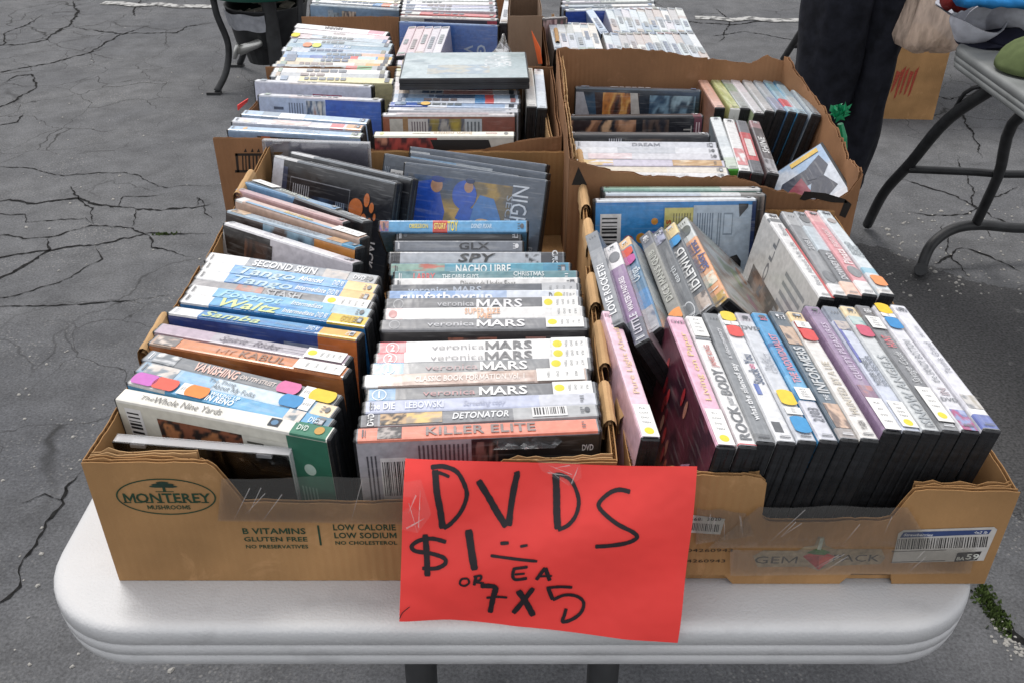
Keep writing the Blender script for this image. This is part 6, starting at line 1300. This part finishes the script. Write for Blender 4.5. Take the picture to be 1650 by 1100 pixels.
# ------------------------------------------------------------------ person in black trousers and the bag in their hand
def person():
    X_, Y_ = .955, 2.62
    root = empty('person', (X_, Y_, 0)); tag(root, 'person in loose black trousers standing right of the torn carton, holding a plastic bag', 'person')
    # body: one skinned figure
    J = {'pelvis': (0, 0, .95, .13), 'spine': (0, .01, 1.15, .125), 'chest': (0, .0, 1.35, .14), 'neck': (0, -.01, 1.50, .055), 'head0': (0, -.03, 1.58, .085), 'head1': (0, -.03, 1.70, .085),
         'hipL': (-.062, 0, .90, .085), 'kneeL': (-.068, -.02, .50, .058), 'ankL': (-.085, .02, .09, .04), 'toeL': (-.087, -.14, .035, .03), 'hipR': (.062, 0, .90, .085), 'kneeR': (.036, -.03, .50, .058), 'ankR': (.0, .01, .09, .04), 'toeR': (.002, -.14, .035, .03),
         'shL': (-.19, 0, 1.40, .06), 'elL': (-.24, .0, 1.12, .042), 'wrL': (-.10, -.20, 1.18, .03), 'shR': (.19, 0, 1.40, .06), 'elR': (.23, -.02, 1.14, .042), 'wrR': (.16, -.11, .98, .03),
         'paR': (.15, -.12, .925, .03), 'paL': (-.04, -.22, 1.20, .03)}
    E = [('pelvis', 'spine'), ('spine', 'chest'), ('chest', 'neck'), ('neck', 'head0'), ('head0', 'head1'), ('pelvis', 'hipL'), ('hipL', 'kneeL'), ('kneeL', 'ankL'), ('ankL', 'toeL'), ('pelvis', 'hipR'), ('hipR', 'kneeR'), ('kneeR', 'ankR'), ('ankR', 'toeR'), ('chest', 'shL'), ('shL', 'elL'), ('elL', 'wrL'), ('wrL', 'paL'), ('chest', 'shR'), ('shR', 'elR'), ('elR', 'wrR'), ('wrR', 'paR')]
    for sd_, cx in (('R', 1), ('L', -1)):
        px_, py_, pz_, _ = J['pa' + sd_]
        for i, (dx, ln) in enumerate(((-.024, .055), (-.008, .065), (.008, .062), (.024, .05))):
            J['f%s%da' % (sd_, i)] = (px_ + dx * .4, py_ + dx, pz_ - .035, .0095); J['f%s%db' % (sd_, i)] = (px_ - cx * .012, py_ + dx, pz_ - .035 - ln * .6, .0085); J['f%s%dc' % (sd_, i)] = (px_ - cx * .034, py_ + dx, pz_ - .035 - ln * .55, .0075)
            E += [('pa' + sd_, 'f%s%da' % (sd_, i)), ('f%s%da' % (sd_, i), 'f%s%db' % (sd_, i)), ('f%s%db' % (sd_, i), 'f%s%dc' % (sd_, i))]
        J['t%sa' % sd_] = (px_ - cx * .02, py_ - .035, pz_ - .005, .011); J['t%sb' % sd_] = (px_ - cx * .036, py_ - .025, pz_ - .04, .009)
        E += [('pa' + sd_, 't%sa' % sd_), ('t%sa' % sd_, 't%sb' % sd_)]
    keys = list(J); me = bpy.data.meshes.new('body'); me.from_pydata([J[k][:3] for k in keys], [(keys.index(a), keys.index(c)) for a, c in E], [])
    ob = part('body', me, 'skin', root); md = ob.modifiers.new('skin', 'SKIN'); sv = me.skin_vertices
    if not sv: 
        bm = bmesh.new(); bm.from_mesh(me); bm.verts.layers.skin.verify(); bm.to_mesh(me); bm.free()
    lay = me.skin_vertices[0].data
    for i, k in enumerate(keys): lay[i].radius = (J[k][3], J[k][3]); lay[i].use_root = (k == 'pelvis')
    md.use_smooth_shade = True; ob.modifiers.new('sub', 'SUBSURF').levels = 1; ob.modifiers['sub'].render_levels = 1
    mb = MB()
    for x_ in (-.032, .032):
        mb.tube([(x_, -.118, 1.655), (x_, -.112, 1.655)], .010, 8)
    mb.build('eye', 'cloth_white', root, smooth=True)
    mb = MB(); mb.tube([(0, -.105, 1.655), (0, -.128, 1.625), (0, -.108, 1.615)], [.008, .014, .008], 8); mb.build('nose', 'skin', root, smooth=True)
    mb = MB(); mb.tube([(-.025, -.106, 1.59), (0, -.112, 1.588), (.025, -.106, 1.59)], [.004, .007, .004], 8); m2, *_ = new_mat('lips', (.35, .13, .11), .5); M['lips'] = m2; mb.build('mouth', 'lips', root, smooth=True)
    mb = MB(); rings = []
    for i in range(8):
        a = i / 7 * math.pi * .5; rings.append([Vector((math.cos(q) * .108 * math.cos(a) ** .6, -.015 + math.sin(q) * .118 * math.cos(a) ** .6, 1.66 + .125 * math.sin(a) - (.05 if math.sin(q) > -.2 and i == 0 else 0))) for q in [k * 2 * math.pi / 20 for k in range(20)]])
    mb.rings(rings); mb.build('hair', 'hair', root, smooth=True)
    mb = MB(); rings = []
    for z, rx, ry in ((.86, .185, .145), (.95, .18, .14), (1.1, .17, .135), (1.25, .185, .14), (1.38, .20, .135), (1.45, .14, .10), (1.49, .07, .068)):
        rings.append([Vector((math.cos(q) * rx * (1 + .03 * math.sin(5 * q + z * 30)), math.sin(q) * ry * (1 + .03 * math.sin(4 * q + z * 20)), z)) for q in [k * 2 * math.pi / 28 for k in range(28)]])
    mb.rings(rings, cap=False)
    for sx in (-1, 1): mb.tube([(sx * .15, 0, 1.42), (sx * .20, 0, 1.38), (sx * .235, 0, 1.16)], [.07, .075, .068], 14, cap=False)
    mb.build('shirt', 'shirt_cloth', root, smooth=True)
    # trousers: waist splitting into two wide legs
    mb = MB()
    for sx in (-1, 1):
        rings = []
        for i in range(30):
            q0 = i / 29; z = .98 - q0 * .93; cx = sx * (.060 - .018 * q0) - .045 * q0 ** 1.5; cy = -.01 + .02 * math.sin(q0 * 3)
            rx = .097 - .034 * q0 + .007 * math.sin(q0 * 9 + sx); ry = .135 - .02 * q0
            ring_ = []
            for k in range(40):
                q = k * 2 * math.pi / 40
                fold = 1 + .06 * math.sin(3 * q + z * 9 + sx) + .045 * math.sin(7 * q + z * 16) + .02 * math.sin(13 * q - z * 9) + .14 * (vnoise(math.cos(q) * 2 + sx, z * 7, 4) - .5) + (.05 * math.sin(z * 70 + q) if z < .22 else 0)
                ring_.append(Vector((cx + math.cos(q) * rx * fold, cy + math.sin(q) * ry * fold, z)))
            rings.append(ring_)
        mb.rings(rings, cap=True)
    mb.build('trousers', 'trouser_cloth', root, smooth=True)
    for sx in (-1, 1):
        mb = MB(); rings = []
        for y_, rx, h in ((.10, .025, .05), (.08, .042, .075), (.0, .048, .08), (-.09, .052, .06), (-.16, .045, .045), (-.195, .02, .03)):
            rings.append([Vector((-.0425 + sx * .045 + math.cos(q) * rx * .8, y_, max(0.002, h * .5 + math.sin(q) * h * .5))) for q in [k * 2 * math.pi / 14 for k in range(14)]])
        mb.rings(rings); mb.build('shoe', 'case_black', root, smooth=True)
    return root
person()
# the bag hangs from the hand
mb = MB(); rings = []; r = random.Random(8)
c = GY(1483, 40, 2.50); prof = [(.83, .012, .012), (.79, .02, .018), (.74, .038, .03), (.70, .06, .05), (.66, .075, .065), (.62, .086, .075), (.585, .090, .08), (.56, .082, .07), (.545, .05, .045), (.54, .01, .01)]
for z, rx, ry in prof:
    cx = c.x - .045 * max(0, (z - .62) / .25)
    rings.append([Vector((cx + math.cos(q) * rx * (1 + .10 * math.sin(5 * q + z * 8) + .07 * math.sin(9 * q - z * 12)), c.y + math.sin(q) * ry * (1 + .1 * math.sin(4 * q + z * 10)), z + .006 * math.sin(3 * q))) for q in [k * 2 * math.pi / 36 for k in range(36)]])
rings = [[p + Vector((.03, 0, .085)) for p in rg] for rg in rings]
mb.rings(rings); bag = mb.build('plastic_bag', 'bag_plastic', smooth=True); tag(bag, 'crumpled peach plastic shopping bag hanging beside the black trousers', 'bag')
# green knotted bag end tucked on the carton's outer side
mb = MB(); r = random.Random(6)
for k in range(30):
    p0 = onY(1352 + r.gauss(0, 4), 190 + r.gauss(0, 5), 1.26); a = p0 + Vector((r.gauss(0, .006), r.gauss(0, .006), r.uniform(.002, .012))); c_ = p0 + Vector((r.gauss(0, .007), r.gauss(0, .006), r.uniform(.001, .012)))
    mb.poly([p0, a, c_]); mb.poly([c_, a, a.lerp(c_, .5) + Vector((r.gauss(0, .005), 0, .006))])
q0 = onY(1357, 222, 1.26)
mb.tube([onY(1354, 200, 1.26), q0, q0 + Vector((.004, 0, -.03))], [.004, .007, .009], 8)
o = mb.build('green_bag', 'bag_green'); tag(o, 'green knotted plastic bag end beside the torn carton', 'bag')

# ------------------------------------------------------------------ green stove on curved legs, upper left
def stove():
    c = G(424, 150); c = Vector((G(424, 120).x + .085, 4.25, 0)); root = empty('charcoal_stove', c); tag(root, 'dark green stove on curved black legs with ash pan, upper left', 'stove')
    def lp(px, py, Y): return GY(px, py, Y) - c
    mb = MB(); rings = []
    for z, r_ in ((.40, .255), (.405, .27), (.43, .272), (.45, .285), (.60, .30), (.72, .29), (.78, .24), (.80, .05)):
        rings.append([Vector((math.cos(q) * r_, math.sin(q) * r_, z)) for q in [k * 2 * math.pi / 40 for k in range(40)]])
    mb.rings(rings); mb.build('drum', 'green_enamel', root, smooth=True)
    foot = G(350, 152) - c
    for k, (sx, sy) in enumerate(((-1, -1), (1, -1), (1, 1), (-1, 1))):
        e = Vector((abs(foot.x) * sx * (1 if sx < 0 else 1), abs(foot.y) * sy * 1.0 if abs(foot.y) > .1 else .15 * sy, 0))
        tops = Vector((e.x * .82, e.y * .8, .42))
        tubew('leg', [tops, Vector((e.x * .80, e.y * .8, .33)), Vector((e.x * .70, e.y * .72, .2)), Vector((e.x * .80, e.y * .8, .09)), Vector((e.x, e.y, .012))], .0145, root, (0, 0, 0))
        mb = MB(); mb.box((e.x - .012 * (1 if sx < 0 else -1), e.y, .006), (.06, .035, .012)); mb.build('foot', 'dark_metal', root)
    tubew('centre_post', [(.05, -.17, .43), (.05, -.17, .10)], .032, root, (0, 0, 0))
    mb = MB(); rings = []
    for z, r_ in ((.18, .13), (.19, .15), (.345, .178), (.35, .182), (.35, .172), (.25, .160), (.24, .02)): rings.append([Vector((math.cos(q) * r_, math.sin(q) * r_ - .02, z)) for q in [k * 2 * math.pi / 36 for k in range(36)]])
    mb.rings(rings); mb.build('ash_pan', 'dark_metal', root, smooth=True)
    mb = MB(); r = random.Random(4)
    for k in range(16):
        p = Vector((r.uniform(-.12, .11), r.uniform(-.12, .08), .29 + r.random() * .05)); q = Matrix.Rotation(r.random() * 3, 3, 'Z') @ Matrix.Rotation(r.gauss(0, .5), 3, 'X'); mb.box(p, (r.uniform(.03, .09), r.uniform(.03, .06), .006), mat=q)
    mb.build('ash_scraps', 'rubbish_paper', root)
    mb = MB(); n_ = 12
    for i in range(n_):
        a0, a1 = R(195 + 85 * i / n_), R(195 + 85 * (i + 1) / n_); f = lambda a, z, rr_: Vector((math.cos(a) * rr_, math.sin(a) * rr_ - .02, z + .004 * math.sin(a * 9)))
        mb.poly([f(a0, .265, .172), f(a1, .265, .172), f(a1, .335, .184), f(a0, .335, .184)]); 
    mb.build('pale_band', 'cloth_grey', root, smooth=True)
    a = lp(385, 82, 4.06); bq = lp(412, 72, 4.06)
    mb = MB(); mb.tube([a, bq, bq + Vector((.06, .12, .01))], [.022, .018, .018], 12); mb.build('vent_pipe', 'silver_metal', root, smooth=True)
    mb = MB(); rings = []
    for dx, r_ in ((0, .018), (-.004, .034), (-.014, .034), (-.018, .020)): rings.append([a + Vector((dx, -.004 + dx * .6, 0)) + Vector((math.sin(q) * .3 * r_, math.sin(q) * -.5 * r_ * 0 + math.cos(q) * r_ * .6, math.sin(q) * r_)) for q in [k * 2 * math.pi / 20 for k in range(20)]])
    mb.rings(rings); mb.build('vent_wheel', 'silver_metal', root, smooth=True)
    mb = MB(); mb.tube([(-.02, -.03, .19), (-.02, -.03, .10)], [.11, .085], 20); mb.build('burner_box', 'dark_metal', root)
stove()
